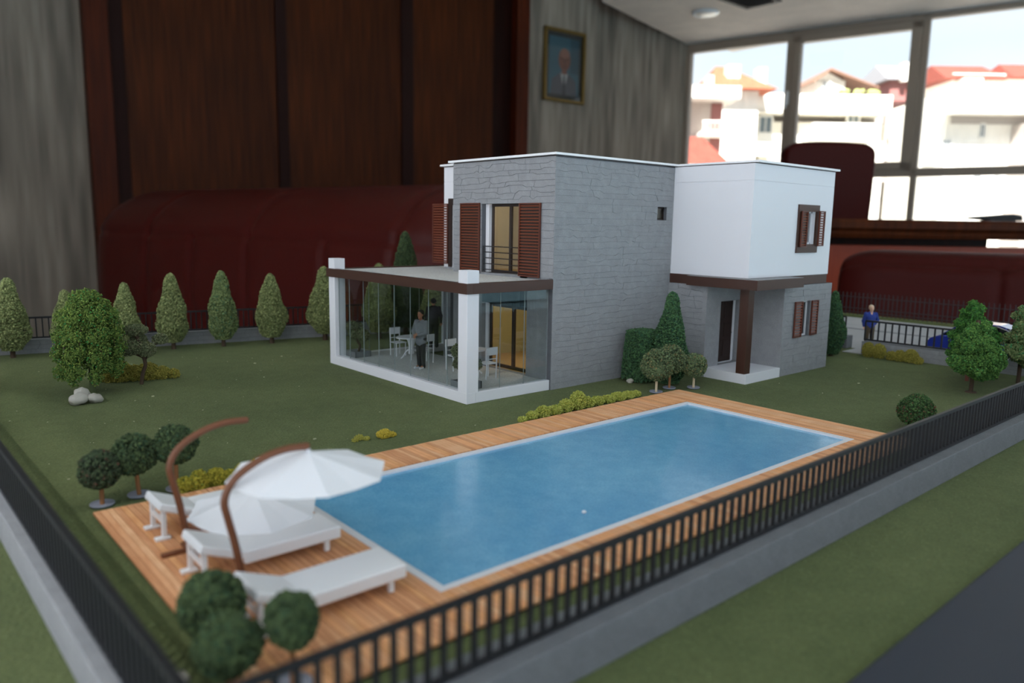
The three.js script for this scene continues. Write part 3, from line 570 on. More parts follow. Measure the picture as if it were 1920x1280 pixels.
// ---------------------------------------------------------------- the villa
const villa = thing('model_villa', 'two storey gray stone and white model villa with brown shutters', 'model house', [0, 0, 0]);
{
  const H = 0.26, LF = 0.1865, XJ = 0.2098, PW = -0.1136, XR = 0.4025, WB = 0.2478, HB = 0.1267, T = 0.006, S = 0.0006;
  const xs = (x, t) => (u0, u1, v0, v1) => uvm(bx(x, x + t, v0, v1, u0, u1), 0.06);      // wall slab in the plane x
  const ws = (w, t) => (u0, u1, v0, v1) => uvm(bx(u0, u1, v0, v1, w, w + t), 0.06);
  // left stone face with the French window above and the sliding door below
  const UW = [0.056, 0.128, 0.127, 0.2096], DOOR = [0.0434, 0.1266, 0.0105, 0.09], SW = [0.1781, 0.197, 0.1937, 0.21];
  setSeed(101);
  part('ground_floor_wall', holed(0, LF, 0, 0.1262, [UW, DOOR], xs(S, T)), M.stoneFlat, villa);
  const lw = part('stone_wall', holed(0, LF, 0.1262, H, [UW, DOOR], xs(S, T)), M.mortar, villa);
  stoneFace(lw, 'x', S, [[0, LF, UW[3], H, 0.0066, 0.036, 0.36], [UW[1], LF, 0.1262, UW[3], 0.0078, 0.036, 0.16], [0, UW[0], 0.1262, UW[3], 0.0078, 0.03, 0.16]], 0.0085, 0.03, 0.3, 0.00019);
  setSeed(102);
  const rw = part('stone_wall', [...holed(0, XJ, 0, H, [SW], ws(S, T)), uvm(bx(0.0002, T, 0, H, 0.0002, 0.002), 0.06)], M.mortar, villa);
  stoneFace(rw, 'w', S, [[0, XJ, 0, SW[2]], [0, SW[0], SW[2], SW[3]], [SW[1], XJ, SW[2], SW[3]], [0, XJ, SW[3], H - 0.001]], 0.0068, 0.042, 0.24, 0.0001);
  // hidden and inner walls
  part('inner_wall', [bx(S + T, XJ + 0.1, 0, H, LF - 0.004, LF), bx(XJ - 0.004, XJ, 0, H, T, LF - 0.004)], M.cream, villa);
  part('inner_floor', bx(T, XJ - 0.004, 0.002, 0.0095, T, LF - 0.004), M.floorWood, villa, 'golden wooden floor of the ground floor room');
  part('inner_floor', bx(T, XJ - 0.004, 0.112, 0.126, T, LF - 0.004), M.floorWood, villa);
  const lin = 0.0012;
  part('lining', [bx(XJ - 0.0055, XJ - 0.0042, 0.0095, 0.112, T, LF - 0.0042), bx(T + 0.001, XJ - 0.006, 0.0095, 0.112, LF - 0.0055, LF - 0.0042), bx(T + 0.001, XJ - 0.006, 0.0095, 0.112, T + S, T + S + lin)], M.yellow, villa, 'yellow painted walls of the ground floor room');
  part('lining', [bx(0.09, 0.0915, 0.126, H - 0.002, T + 0.001, LF - 0.0042), bx(T + 0.001, 0.09, 0.126, H - 0.002, LF - 0.0055, LF - 0.0042), bx(T + 0.001, 0.09, 0.126, H - 0.002, T + S, T + S + lin)], M.cream, villa);
  // small lamps in the two rooms
  for (const [x, y, w, k, c] of [[0.07, 0.1, 0.08, 0.008, 0xfff2de], [0.06, 0.246, 0.09, 0.0058, 0xffeed6]]) {
    const lp = part('interior_lamp', [cyl(0.004, 0.004, 0.002, x, y + 0.003, -w), ball(0.003, x, y + 0.001, -w)], std({ color: 0xffffff, emissive: c, emissiveIntensity: 0.8 }), villa);
    const pl = new THREE.PointLight(c, k, 0, 2); pl.position.set(x, y - 0.003, -w); pl.castShadow = true; pl.shadow.radius = 0.15; villa.add(pl); pl.name = 'lamp_light';
  }
  // white upper storey
  const q = 0.2408, white = [];
  for (const [y0, y1, in_] of [[HB, q - 0.0002, 0], [q - 0.0002, q + 0.0002, 0.0006], [q + 0.0002, H, 0]]) {
    const hole = y0 === HB ? [[0.3313, 0.3575, 0.1665, 0.2075]] : [];
    white.push(...holed(XJ + in_, XR - in_, y0, y1, hole, (a, b, c, d) => bx(a, b, c, d, PW + in_, PW + 0.008)));
    white.push(bx(XJ + in_, XJ + 0.006, y0, y1, PW + 0.008, 0.0004), bx(XR - 0.006, XR - in_, y0, y1, PW + 0.008, WB - in_), bx(0.03 + in_, XR - 0.006, y0, y1, WB - 0.008, WB - in_));
    const h2 = y0 === HB ? [[0.2, 0.2285, 0.128, 0.2096]] : [];
    white.push(...holed(LF, WB - 0.008, y0, y1, h2, (a, b, c, d) => bx(0.03 + in_, 0.036, c, d, a, b)));
  }
  part('white_wall', white, M.white, villa);
  part('back_wall', [bx(0.03, XR, 0, HB, WB - 0.006, WB - 0.002), bx(0.03, 0.034, 0, HB, LF, WB - 0.006), bx(XR - 0.006, XR, 0, HB, -0.09, WB - 0.006)], M.stoneFlat, villa);
  // roof slab with a dark shadow joint below it
  const roof = (o, y0, y1) => [bx(-o, XJ + 0.001, y0, y1, -o, LF + o * 1.4), bx(XJ + 0.001, XR + o, y0, y1, PW - o, WB + o), bx(0.03 - o, XJ + 0.001, y0, y1, LF + o * 1.4, WB + o)];
  part('roof_joint', roof(-0.0005, H, H + 0.0012), M.frameDark, villa, 'thin dark joint below the roof slab');
  part('roof_slab', roof(0.0042, H + 0.0012, H + 0.0036), M.whiteGloss, villa);
  // brown band below the white storey
  part('band', [bx(XJ - 0.001, XR - 0.001, 0.115, HB, PW + 0.0005, PW + 0.008), bx(XJ - 0.0008, XJ + 0.006, 0.115, HB, PW + 0.008, 0.0004), bx(XR - 0.007, XR - 0.001, 0.115, HB, PW + 0.008, WB)], M.brown, villa);
  // lower storey right of the tower: entrance recess and stone wall
  const XE = 0.2872, WR = -0.0595, PS = -0.1178, XS = 0.4086, HL = 0.1148, LWIN = [0.331, 0.3545, 0.0478, 0.0935];
  setSeed(103);
  const el = part('stone_wall', uvm(bx(XJ - 0.0015 + S, XJ + 0.006, 0, HL, WR + 0.0005, 0.0004), 0.06), M.mortar, villa);
  stoneFace(el, 'x', XJ - 0.0015 + S, [[WR, 0.0002, 0, HL]], 0.0072, 0.028, 0.28, 0.0002);
  const er = part('stone_wall', [...holed(XE, XS, 0, HL, [LWIN], ws(PS + S, 0.006)), uvm(bx(XS - 0.006, XS, 0, HL, PS + 0.006, 0.1), 0.06)], M.mortar, villa);
  stoneFace(er, 'w', PS + S, [[XE + 0.001, XS, 0, LWIN[2]], [XE + 0.001, LWIN[0], LWIN[2], LWIN[3]], [LWIN[1], XS, LWIN[2], LWIN[3]], [XE + 0.001, XS, LWIN[3], HL]], 0.0076, 0.028, 0.26, 0.00013);
  part('entrance_wall', [...holed(XJ - 0.0021, XE, 0.0005, HL, [[0.2386, XE, 0.0122, 0.0935]], (a, b, c, d) => uvm(bx(a, b, c, d, WR, WR + 0.006), 0.06)), uvm(bx(XE, XE + 0.006, 0.0005, HL, PS + 0.0066, -0.03), 0.06), uvm(bx(XE - 0.0003, XE + 0.0012, 0.0002, HL - 0.0001, PS - 0.0003, PS + 0.0066), 0.06)], M.stoneFlat, villa);
  const door = part('door', bx(0.2386, 0.281, 0.0122, 0.0935, -0.0496, -0.0466), M.brownDark, villa, 'dark brown entrance door');
  part('door_panel', [0.02, 0.046, 0.07].flatMap((y, i) => [bx(0.246, 0.259, y, y + (i === 1 ? 0.018 : 0.02), -0.0502, -0.0495, 0.0003), bx(0.2625, 0.2755, y, y + (i === 1 ? 0.018 : 0.02), -0.0502, -0.0495, 0.0003)]), M.brownDark, door);
  part('door_handle', [ball(0.0008, 0.2786, 0.05, 0.0512), bar([0.2786, 0.05, 0.0494], [0.2786, 0.05, 0.0514], 0.0004)], M.chrome, door);
  part('door_frame', [bx(0.281, 0.2852, 0.0122, 0.0935, -0.0505, -0.0462), bx(0.2386, 0.281, 0.0115, 0.0128, -0.0515, -0.0462)], M.white, villa, 'white door frame');
  part('porch_slab', bx(0.2092, XE - 0.0002, 0, 0.012, -0.1188, WR - 0.0002, 0.0003), M.white, villa, 'white porch slab');
  part('porch_column', bx(0.2094, 0.2215, 0.012, 0.1141, -0.1164, -0.1045, 0.0002), M.brown, villa, 'square brown porch column');
  const can = part('canopy', [bx(0.197, 0.303, 0.1143, 0.126, -0.134, -0.1302), bx(0.197, 0.2008, 0.1143, 0.126, -0.1302, -0.035), bx(0.2008, 0.303, 0.1143, 0.1165, -0.1302, -0.119), bx(0.2008, XJ - 0.002, 0.1143, 0.1165, -0.119, -0.035), bx(XJ - 0.002, XE, 0.1143, 0.115, -0.119, WR)], M.brown, villa, 'brown porch canopy');
  part('canopy_top', [uvm(bx(0.1976, 0.3024, 0.1166, 0.1264, -0.1334, -0.1142), 0.06), uvm(bx(0.1976, 0.2086, 0.1166, 0.1264, -0.1142, -0.0356), 0.06)], M.stoneFlat, can);
  // shutters: side 'x' or 'w' plane, slats tilted
  const slatGeo = {};
  const shutter = (side, at, u0, u1, v0, v1, n, holeDark, turn = 0, hinge = 0) => {
    const f = 0.0016, th = 0.0022, s = new THREE.Group(); s.name = 'shutter'; villa.add(s);
    s.position.set(...(side === 'x' ? [at, 0, -(u0 + u1) / 2] : [(u0 + u1) / 2, 0, -at])); s.rotation.y = (side === 'x' ? -Math.PI / 2 : 0) + turn;
    const w = u1 - u0, h = v1 - v0; // local x along the wall, z out of it
    const st = (cx) => box(f, h, th, cx, (v0 + v1) / 2, th / 2 + 0.0004, 0.0002), rl = (cy) => box(w - 2 * f, f, th, 0, cy, th / 2 + 0.0004, 0.0002);
    part('shutter_frame', [st(-w / 2 + f / 2), st(w / 2 - f / 2), rl(v0 + f / 2), rl(v1 - f / 2)], M.slatFrame, s);
    if (holeDark) part('shutter_back', box(w - 2 * f, h - 2 * f, 0.0003, 0, (v0 + v1) / 2, 0.0005), M.brownDark, s);
    const p = (h - 2 * f) / n, k = w.toFixed(4) + n; slatGeo[k] ??= box(w - 2 * f, p * (holeDark ? 0.46 : 0.5), 0.0005).rotateX(holeDark ? -0.4 : -0.25);
    for (let i = 0; i < n; i++) { const m = part('slat', slatGeo[k], M.slat, s); m.position.set(0, v0 + f + p * (i + 0.5), th / 2 + 0.0004); }
    return s;
  };
  shutter('x', -0.0007, 0.1296, 0.1684, 0.1266, 0.2108, 23, true);
  shutter('x', -0.0007, 0.0205, 0.0563, 0.1262, 0.2098, 23, true);
  shutter('x', 0.0296, 0.2365, 0.2716, 0.131, 0.2118, 22, false);
  shutter('w', PW - 0.0026, 0.3168, 0.3316, 0.163, 0.2078, 13, true);
  shutter('w', PW - 0.0032, 0.3598, 0.374, 0.164, 0.2088, 13, false);
  shutter('w', PS - 0.0007, 0.3122, 0.331, 0.0478, 0.0939, 12, false);
  shutter('w', PS - 0.0007, 0.3543, 0.3712, 0.0481, 0.0937, 12, false);
  // French window, sliding door and the small windows
  const winx = (name, x, u0, u1, v0, v1, f, mull, label) => {
    const wdw = part(name, [bx(x, x + 0.002, v0, v1, u0, u0 + f), bx(x, x + 0.002, v0, v1, u1 - f, u1), bx(x, x + 0.002, v0, v0 + f, u0 + f, u1 - f), bx(x, x + 0.002, v1 - f, v1, u0 + f, u1 - f), ...mull.map((m) => bx(x - 0.0004, x + 0.0024, v0 + f, v1 - f, m - f * 0.55, m + f * 0.55))], M.frameDark, villa, label);
    const e = [u0 + f, ...mull, u1 - f]; for (let i = 0; i + 1 < e.length; i++) part('pane', bx(x + 0.0008, x + 0.0012, v0 + f, v1 - f, e[i] + (i ? f * 0.55 : 0), e[i + 1] - (i + 2 < e.length ? f * 0.55 : 0)), M.clearPane, wdw);
  };
  winx('french_window', 0.011, 0.052, 0.122, 0.1262, 0.2098, 0.0034, [0.0865], 'dark framed French window');
  part('window_sill', uvm(bx(0.0003, 0.0115, 0.1236, 0.1268, UW[0], UW[1]), 0.06), M.stoneFlat, villa);
  part('window_jamb', [bx(0.0066, 0.0128, 0.127, 0.2096, 0.122, 0.1282)], M.white, villa);
  winx('sliding_door', 0.009, 0.0434, 0.1215, 0.0105, 0.0895, 0.0042, [0.0763], 'dark framed sliding glass door');
  part('window_jamb', [bx(0.0066, 0.0115, 0.0105, 0.0895, 0.1215, 0.1268)], M.white, villa);
  part('balcony_rail', [0.1305, 0.1375, 0.1445, 0.1515, 0.1585].map((y) => bar([0.002, y, -0.0555], [0.002, y, -0.1272], 0.0006, 6)).concat([bar([0.002, 0.1285, -0.1268], [0.002, 0.1591, -0.1268], 0.0008, 6), bar([0.002, 0.1285, -0.0558], [0.002, 0.1591, -0.0558], 0.0008, 6)]), M.metal, villa, 'dark bar balcony rail across the French window');
  const winw = (w, u0, u1, v0, v1, mat = M.white) => { const k = part('window', [bx(u0, u0 + 0.002, v0, v1, w, w + 0.002), bx(u1 - 0.002, u1, v0, v1, w, w + 0.002), bx(u0, u1, v0, v0 + 0.002, w, w + 0.002), bx(u0, u1, v1 - 0.002, v1, w, w + 0.002)], mat, villa); part('pane', bx(u0 + 0.002, u1 - 0.002, v0 + 0.002, v1 - 0.002, w + 0.0008, w + 0.0012), M.clearPane, k); };
  winw(0.0048, 0.1781, 0.197, 0.1937, 0.21, M.frameDark);
  winw(PW + 0.0045, 0.3313, 0.3575, 0.1665, 0.2075); winw(PS + 0.0045, 0.331, 0.3545, 0.0478, 0.0935);
  part('window_surround', [bx(0.3129, 0.3648, 0.2075, 0.216, PW - 0.002, PW), bx(0.3129, 0.3648, 0.1556, 0.1665, PW - 0.002, PW), bx(0.3129, 0.3313, 0.1665, 0.2075, PW - 0.002, PW), bx(0.3575, 0.3648, 0.1665, 0.2075, PW - 0.002, PW)], M.brown, villa, 'dark brown window surround');
  part('window_surround', [bx(0.0285, 0.03, 0.127, 0.2185, 0.2285, 0.2365), bx(0.0285, 0.03, 0.2096, 0.2185, LF + 0.001, 0.2285)], M.brownDark, villa, 'dark brown surround of the rear window');
  part('pane', bx(0.032, 0.0325, 0.128, 0.2096, 0.2, 0.2285), M.clearPane, villa);
}
// ---------------------------------------------------------------- the glazed veranda
{
  const v = thing('glass_veranda', 'white framed glass veranda with a brown beam and gravel roof', 'veranda', [0, 0, 0]);
  const X0 = -0.1188, W0 = 0.0017, W1 = 0.298, P = 0.0155, YB = 0.0115, Y1 = 0.1147, Y2 = 0.1254, XB = 0.075;
  part('base', [bx(X0, X0 + 0.012, 0, YB, W0, W1, 0.0004), bx(X0 + 0.012, -0.0005, 0, YB, W0, W0 + 0.008, 0.0004), bx(X0 + 0.012, XB, 0, YB - 0.001, W1 - 0.008, W1)], M.white, v, 'white base kerb');
  part('floor', uvm(bx(X0 + 0.012, -0.0002, 0.0005, YB - 0.0015, W0 + 0.008, W1 - 0.008), 0.1), M.gravel, v, 'gray gravel floor');
  for (const w of [W0, W1 - P]) part('post', bx(X0 + 0.0001, X0 + P, YB - 0.001, 0.1385, w + 0.0001, w + P, 0.0005), M.white, v, 'white corner post');
  part('post', bx(0.0, 0.008, 0, Y1, 0.192, 0.207), M.wallGray, v, 'gray rear post'); part('post', bx(0.062, 0.075, 0, Y1, W1 - P, W1), M.white, v);
  const o = 0.0022;
  for (const g of [[X0 - o, X0 + 0.006, W0 - o, W1 + o], [X0 + 0.006, -0.0002, W0 - o, W0 + 0.006], [X0 + 0.006, XB, W1 - 0.006, W1 + o]]) part('beam', bx(g[0], g[1], Y1, Y2, g[2], g[3], 0.0002), M.brown, v, 'dark brown roof beam');
  part('roof', [uvm(bx(X0 + 0.006, -0.0002, Y1 + 0.003, Y2 - 0.0012, W0 + 0.006, W1 - 0.006), 0.12), uvm(bx(-0.0002, 0.0284, Y1 + 0.003, Y2 - 0.0012, 0.1867, W1 - 0.006), 0.12), uvm(bx(0.0284, XB, Y1 + 0.003, Y2 - 0.0012, 0.249, W1 - 0.006), 0.12)], M.gravel, v, 'pale gravel roof');
  const panes = (axis, at, list) => { for (let i = 0; i + 1 < list.length; i++) {
    const a = list[i] + 0.0001, b = list[i + 1] - 0.0001, e = 0.00014;
    const mk = (p, q, y0, y1, t) => axis === 'x' ? bx(at - t / 2, at + t / 2, y0, y1, p, q) : bx(p, q, y0, y1, at - t / 2, at + t / 2);
    const pn = part('glass_pane', mk(a + e, b - e, YB, Y1 - 0.0002, 0.0007), M.pane, v);
    part('pane_edge', [mk(a, a + e, YB, Y1 - 0.0002, 0.0008), mk(b - e, b, YB, Y1 - 0.0002, 0.0008)], M.paneEdge, pn);
  } };
  panes('x', X0 + 0.006, [0.0172, 0.0443, 0.0791, 0.1153, 0.1493, 0.1841, 0.2198, 0.2548, 0.2825]);
  panes('w', W0 + 0.0035, [-0.1033, -0.0716, -0.0373, -0.0028, -0.0004].slice(0, 4));
  panes('w', W1 - 0.004, [-0.1033, -0.062, -0.021, 0.02, 0.0618]);
}
// ---------------------------------------------------------------- veranda furniture
const VF = 0.0100;
{
  const c0 = (label) => {
    const t = thing('patio_chair', label, 'chair', [0, VF, 0], 0, 'white chairs in the veranda');
    part('seat', box(0.0165, 0.0012, 0.016, 0, 0.018, 0, 0.0004), M.white, t);
    part('backrest', [box(0.0165, 0.009, 0.001, 0, 0.0325, -0.0086, 0.0003)], M.white, t);
    for (const x of [-0.0072, 0.0072]) { part('rear_leg', bar([x, 0, -0.0074], [x, 0.0362, -0.0088], 0.0008, 6), M.white, t); part('leg', bar([x, 0, 0.0068], [x, 0.0178, 0.0066], 0.0008, 6), M.white, t); }
    part('stretcher', bar([-0.0072, 0.0235, -0.0082], [0.0072, 0.0235, -0.0082], 0.0005, 6), M.white, t);
    return t;
  };
  const c = c0('white chair on the far side of the first table, nearest the potted bonsai');
  const put = (o, x, w, a, label) => { o.position.set(x, G + VF, -w); o.rotation.y = a; if (label) o.userData.label = label; return o; };
  const dup = () => { const d = c.clone(); d.name = numbered('patio_chair'); scene.add(d); return d; };
  put(c, -0.046, 0.246, 0);
  put(dup(), -0.046, 0.183, Math.PI, 'white chair partly hidden behind the person in the gray shawl');
  put(dup(), -0.046, 0.12, 0, 'white chair left of the thick front veranda post');
  put(dup(), -0.046, 0.058, Math.PI, 'white chair right of the thick front veranda post, beside the glass door');
  const mk = (x, w, label) => {
    const t = thing('patio_table', label, 'table', [x, VF, w]);
    part('tabletop', cyl(0.0185, 0.0185, 0.0014, 0, 0.0282, 0, 32).scale(1.15, 1, 0.85), M.white, t);
    part('pedestal', new THREE.LatheGeometry([[0.001, 0.006], [0.0042, 0.007], [0.0036, 0.016], [0.0052, 0.024], [0.008, 0.0282]].map((p) => new THREE.Vector2(...p)), 16), M.white, t);
    for (let i = 0; i < 4; i++) { const a = i * Math.PI / 2 + 0.6, ca = Math.cos(a), sa = Math.sin(a); part('leg', tube([[ca * 0.003, 0.0125, sa * 0.003], [ca * 0.007, 0.0095, sa * 0.007], [ca * 0.0105, 0.0035, sa * 0.0105], [ca * 0.0135, 0.0007, sa * 0.0135]], 0.0009, 12, 6), M.white, t); }
  };
  mk(-0.046, 0.2145, 'white pedestal table beside the person in the gray shawl'); mk(-0.046, 0.089, 'white pedestal table behind the thick front veranda post');
}
// ---------------------------------------------------------------- plants of the model: flocked crowns of many small clumps
const OCT = [[1, 0, 0], [-1, 0, 0], [0, 1, 0], [0, -1, 0], [0, 0, 1], [0, 0, -1]], OCF = [[0, 2, 4], [4, 2, 1], [1, 2, 5], [5, 2, 0], [4, 3, 0], [1, 3, 4], [5, 3, 1], [0, 3, 5]];
const lin = (h) => new THREE.Color(h);
function cloud(samples, size, pal, core = []) {
  const n = samples.length, pos = new Float32Array(n * 72), col = new Float32Array(n * 72), cs = pal.map(lin), q = new THREE.Quaternion(), v = new THREE.Vector3(), c = new THREE.Color();
  samples.forEach((s, i) => {
    q.set(rr(-1, 1), rr(-1, 1), rr(-1, 1), rr(-1, 1)).normalize();
    const z = size * rr(0.6, 1.35), pts = OCT.map((p) => v.set(p[0] * z * rr(0.6, 1.2), p[1] * z * rr(0.45, 1.0), p[2] * z * rr(0.6, 1.2)).applyQuaternion(q).toArray().map((x, k) => x + s[k]));
    const t = rnd(); c.copy(cs[0]).lerp(cs[1], t); if (cs[2] && rnd() < 0.1) c.lerp(cs[2], rr(0.4, 0.9)); const k = rr(0.82, 1.18);
    let o = i * 72; for (const f of OCF) for (const j of f) { pos[o] = pts[j][0]; pos[o + 1] = pts[j][1]; pos[o + 2] = pts[j][2]; col[o] = c.r * k; col[o + 1] = c.g * k; col[o + 2] = c.b * k; o += 3; }
  });
  const g = new THREE.BufferGeometry(); g.setAttribute('position', new THREE.BufferAttribute(pos, 3)); g.setAttribute('color', new THREE.BufferAttribute(col, 3)); g.computeVertexNormals();
  const out = [g]; c.copy(cs[0]).lerp(cs[1], 0.35);
  for (const k of core) { const kk = clean(k); kk.deleteAttribute('uv'); const a = new Float32Array(kk.attributes.position.count * 3); for (let i = 0; i < a.length; i += 3) { a[i] = c.r; a[i + 1] = c.g; a[i + 2] = c.b; } kk.setAttribute('color', new THREE.BufferAttribute(a, 3)); out.push(kk); }
  return mergeGeometries(out);
}
// points on the outside of a set of ellipsoids [x, y, z, rx, ry, rz]
function onBlobs(blobs, n, rough = 0.1, yMin = -1, near = 0.75) {
  const w = blobs.map((b) => Math.pow((Math.pow(b[3] * b[4], 1.6) + Math.pow(b[3] * b[5], 1.6) + Math.pow(b[4] * b[5], 1.6)) / 3, 1 / 1.6)), tot = w.reduce((a, b) => a + b, 0), out = [];
  for (let tries = 0; out.length < n && tries < n * 8; tries++) {
    let k = 0, t = rnd() * tot; while (t > w[k] && k < w.length - 1) t -= w[k++];
    const b = blobs[k], y = rr(-1, 1), a = rr(0, 6.2832), s = Math.sqrt(1 - y * y), e = 1.04 - rough * 1.5 * Math.pow(rnd(), 1.6) + rr(-0.03, 0.03), p = [b[0] + b[3] * s * Math.cos(a) * e, b[1] + b[4] * y * e, b[2] + b[5] * s * Math.sin(a) * e];
    if (p[1] < yMin) continue;
    let inside = false; for (const c of blobs) if (c !== b && ((p[0] - c[0]) / c[3]) ** 2 + ((p[1] - c[1]) / c[4]) ** 2 + ((p[2] - c[2]) / c[5]) ** 2 < near * 0.6) { inside = true; break; }
    if (!inside) out.push(p);
  }
  return out;
}
const cores = (blobs, k = 0.92, d = 10) => blobs.map((b) => ball(1, b[0], b[1], b[2], b[3] * k, b[4] * k, b[5] * k, d));
const PAL = {
  olive: [0x566138, 0x989f68, 0x6a7c4c], pine: [0x2b3c24, 0x51633c, 0x2c4c36], hedge: [0x24402a, 0x4a6e42, 0x22543e], dark: [0x24301f, 0x48583a, 0x5a3a2e],
  topiary: [0x3a4a34, 0x6f7f56, 0x8a7a50], bright: [0x2a5220, 0x5f863a, 0x38783a], willow: [0x3c5a20, 0x76883c, 0x1f7a3c], autumn: [0x3f5c2c, 0x80895a, 0x1f8a54], yellow: [0x807a2c, 0xaca04a, 0x6c7430], lime: [0x8f9a3c, 0xb4b45a, 0xa09a3c], bonsai: [0x4c5638, 0x808662, 0x6a5a4a],
};
function conifer(label, x, w, h, wide, pal = PAL.olive, group, low = 0.1, n = 5200, shapeK = 1.25) {
  const t = thing('conifer', label, 'tree', [x, 0, w], rr(0, 6.28), group), b = h * low, H = h - b, R0 = wide / 2, lump = rr(0, 6), ph = rr(0, 6);
  const r = (s, a) => { const f = s < 0.28 ? 0.5 + 0.5 * Math.sin(s / 0.28 * Math.PI / 2) : 1 - 0.8 * Math.pow((s - 0.28) / 0.72, shapeK); return R0 * f * (s > 0.93 ? Math.sqrt(Math.max(0, 1 - ((s - 0.93) / 0.07) ** 2)) : 1) * (1 + 0.06 * Math.sin(a * 3 + lump + s * 9) + 0.06 * Math.sin(s * 17 + ph)); };
  const s = []; while (s.length < n) { const q = rnd(), a = rr(0, 6.2832), k = r(q, a); if (rnd() * R0 > k + R0 * 0.15) continue; const e = 1.07 - 0.27 * Math.pow(rnd(), 1.5); s.push([Math.cos(a) * k * e, b + q * H, Math.sin(a) * k * e]); }
  for (let i = 0; i < n * 0.06; i++) { const a = rr(0, 6.2832), k = Math.sqrt(rnd()) * r(0, a); s.push([Math.cos(a) * k, b + rr(0, 0.02) * H, Math.sin(a) * k]); }
  const lathe = []; for (let i = 0; i <= 14; i++) lathe.push(new THREE.Vector2(Math.max(0.00001, r(i / 14, 0) * 0.74), b + i / 14 * H * 0.985));
  part('foliage', cloud(s, 0.00135, pal, [new THREE.LatheGeometry(lathe, 16)]), M.leaf, t);
  part('trunk', cyl(R0 * 0.16, R0 * 0.13, b + 0.01, 0, 0, 0, 10), M.trunk, t);
  return t;
}
setSeed(301);
conifer('olive green conifer at the far left edge of the photo', -0.4366, 0.5861 - 0.012, 0.106, 0.042);
conifer('olive green conifer mostly hidden behind the left side of the drooping tree', -0.374, 0.562, 0.088, 0.036);
conifer('olive green conifer rising behind the right side of the big drooping tree', -0.304, 0.545, 0.0965, 0.036);
conifer('olive green conifer right of the crooked bonsai tree, first of the three standing clear', -0.247, 0.527, 0.109, 0.0405);
conifer('tallest slim olive green conifer, middle of the three standing clear before the red sofa', -0.1811, 0.511, 0.1115, 0.0395, [0x4c5c36, 0x889660, 0x3f6d52]);
conifer('olive green conifer with a pinched top, last of the three standing clear', -0.1119, 0.4987, 0.1062, 0.044);
conifer('olive green conifer half hidden by the left white veranda post', -0.0313, 0.482, 0.1155, 0.0507);
conifer('olive green conifer seen through the veranda glass behind the white chair', 0.045, 0.445, 0.121, 0.05);
conifer('olive green conifer behind the person in the gray shawl, seen through the veranda', 0.122, 0.402, 0.104, 0.045);
conifer('dark green conifer rising above the veranda roof before the red sofa', 0.106, 0.462, 0.171, 0.058, PAL.pine, null, 0.08, 7000, 1.1);
conifer('dark green cone tree against the gray stone wall behind the potted round trees', 0.141, -0.0575, 0.1098, 0.043, PAL.hedge, null, 0.01, 6400, 1.05);
conifer('slim dark green cone tree at the right end of the villa near the gate', 0.503, -0.078, 0.0965, 0.036, PAL.hedge, null, 0.04, 5000, 1.1);
conifer('tall green conifer behind the villa, its edge showing beside the wooden desk', 0.522, -0.002, 0.17, 0.05, PAL.pine, null, 0.05, 5000, 0.8);
{
  const t = thing('box_hedge', 'clipped dark green square hedge bush against the gray stone wall', 'hedge', [0.1275, 0, -0.0265]), s = [], h = 0.0615, wx = 0.0185, wz = 0.0165;
  const at = (q) => 1.04 - 0.2 * Math.pow(q, 2);
  for (let i = 0; i < 5600; i++) { const q = rnd(), f = Math.floor(rr(0, 4)), u = rr(-1, 1), k = at(q) * (1.04 - 0.16 * rnd() * rnd()), x = f < 2 ? (f ? 1 : -1) : u, z = f < 2 ? u : (f === 2 ? 1 : -1), c = 1 - 0.1 * Math.pow(Math.abs(x * z), 6); s.push([x * wx * k * c, 0.002 + q * (h - 0.002), z * wz * k * c]); }
  for (let i = 0; i < 1000; i++) s.push([rr(-1, 1) * wx * 0.84, h + rr(-0.001, 0.0006), rr(-1, 1) * wz * 0.84]);
  part('foliage', cloud(s, 0.0012, PAL.hedge, [box(wx * 1.5, h - 0.004, wz * 1.5, 0, h / 2, 0)]), M.leaf, t);
}
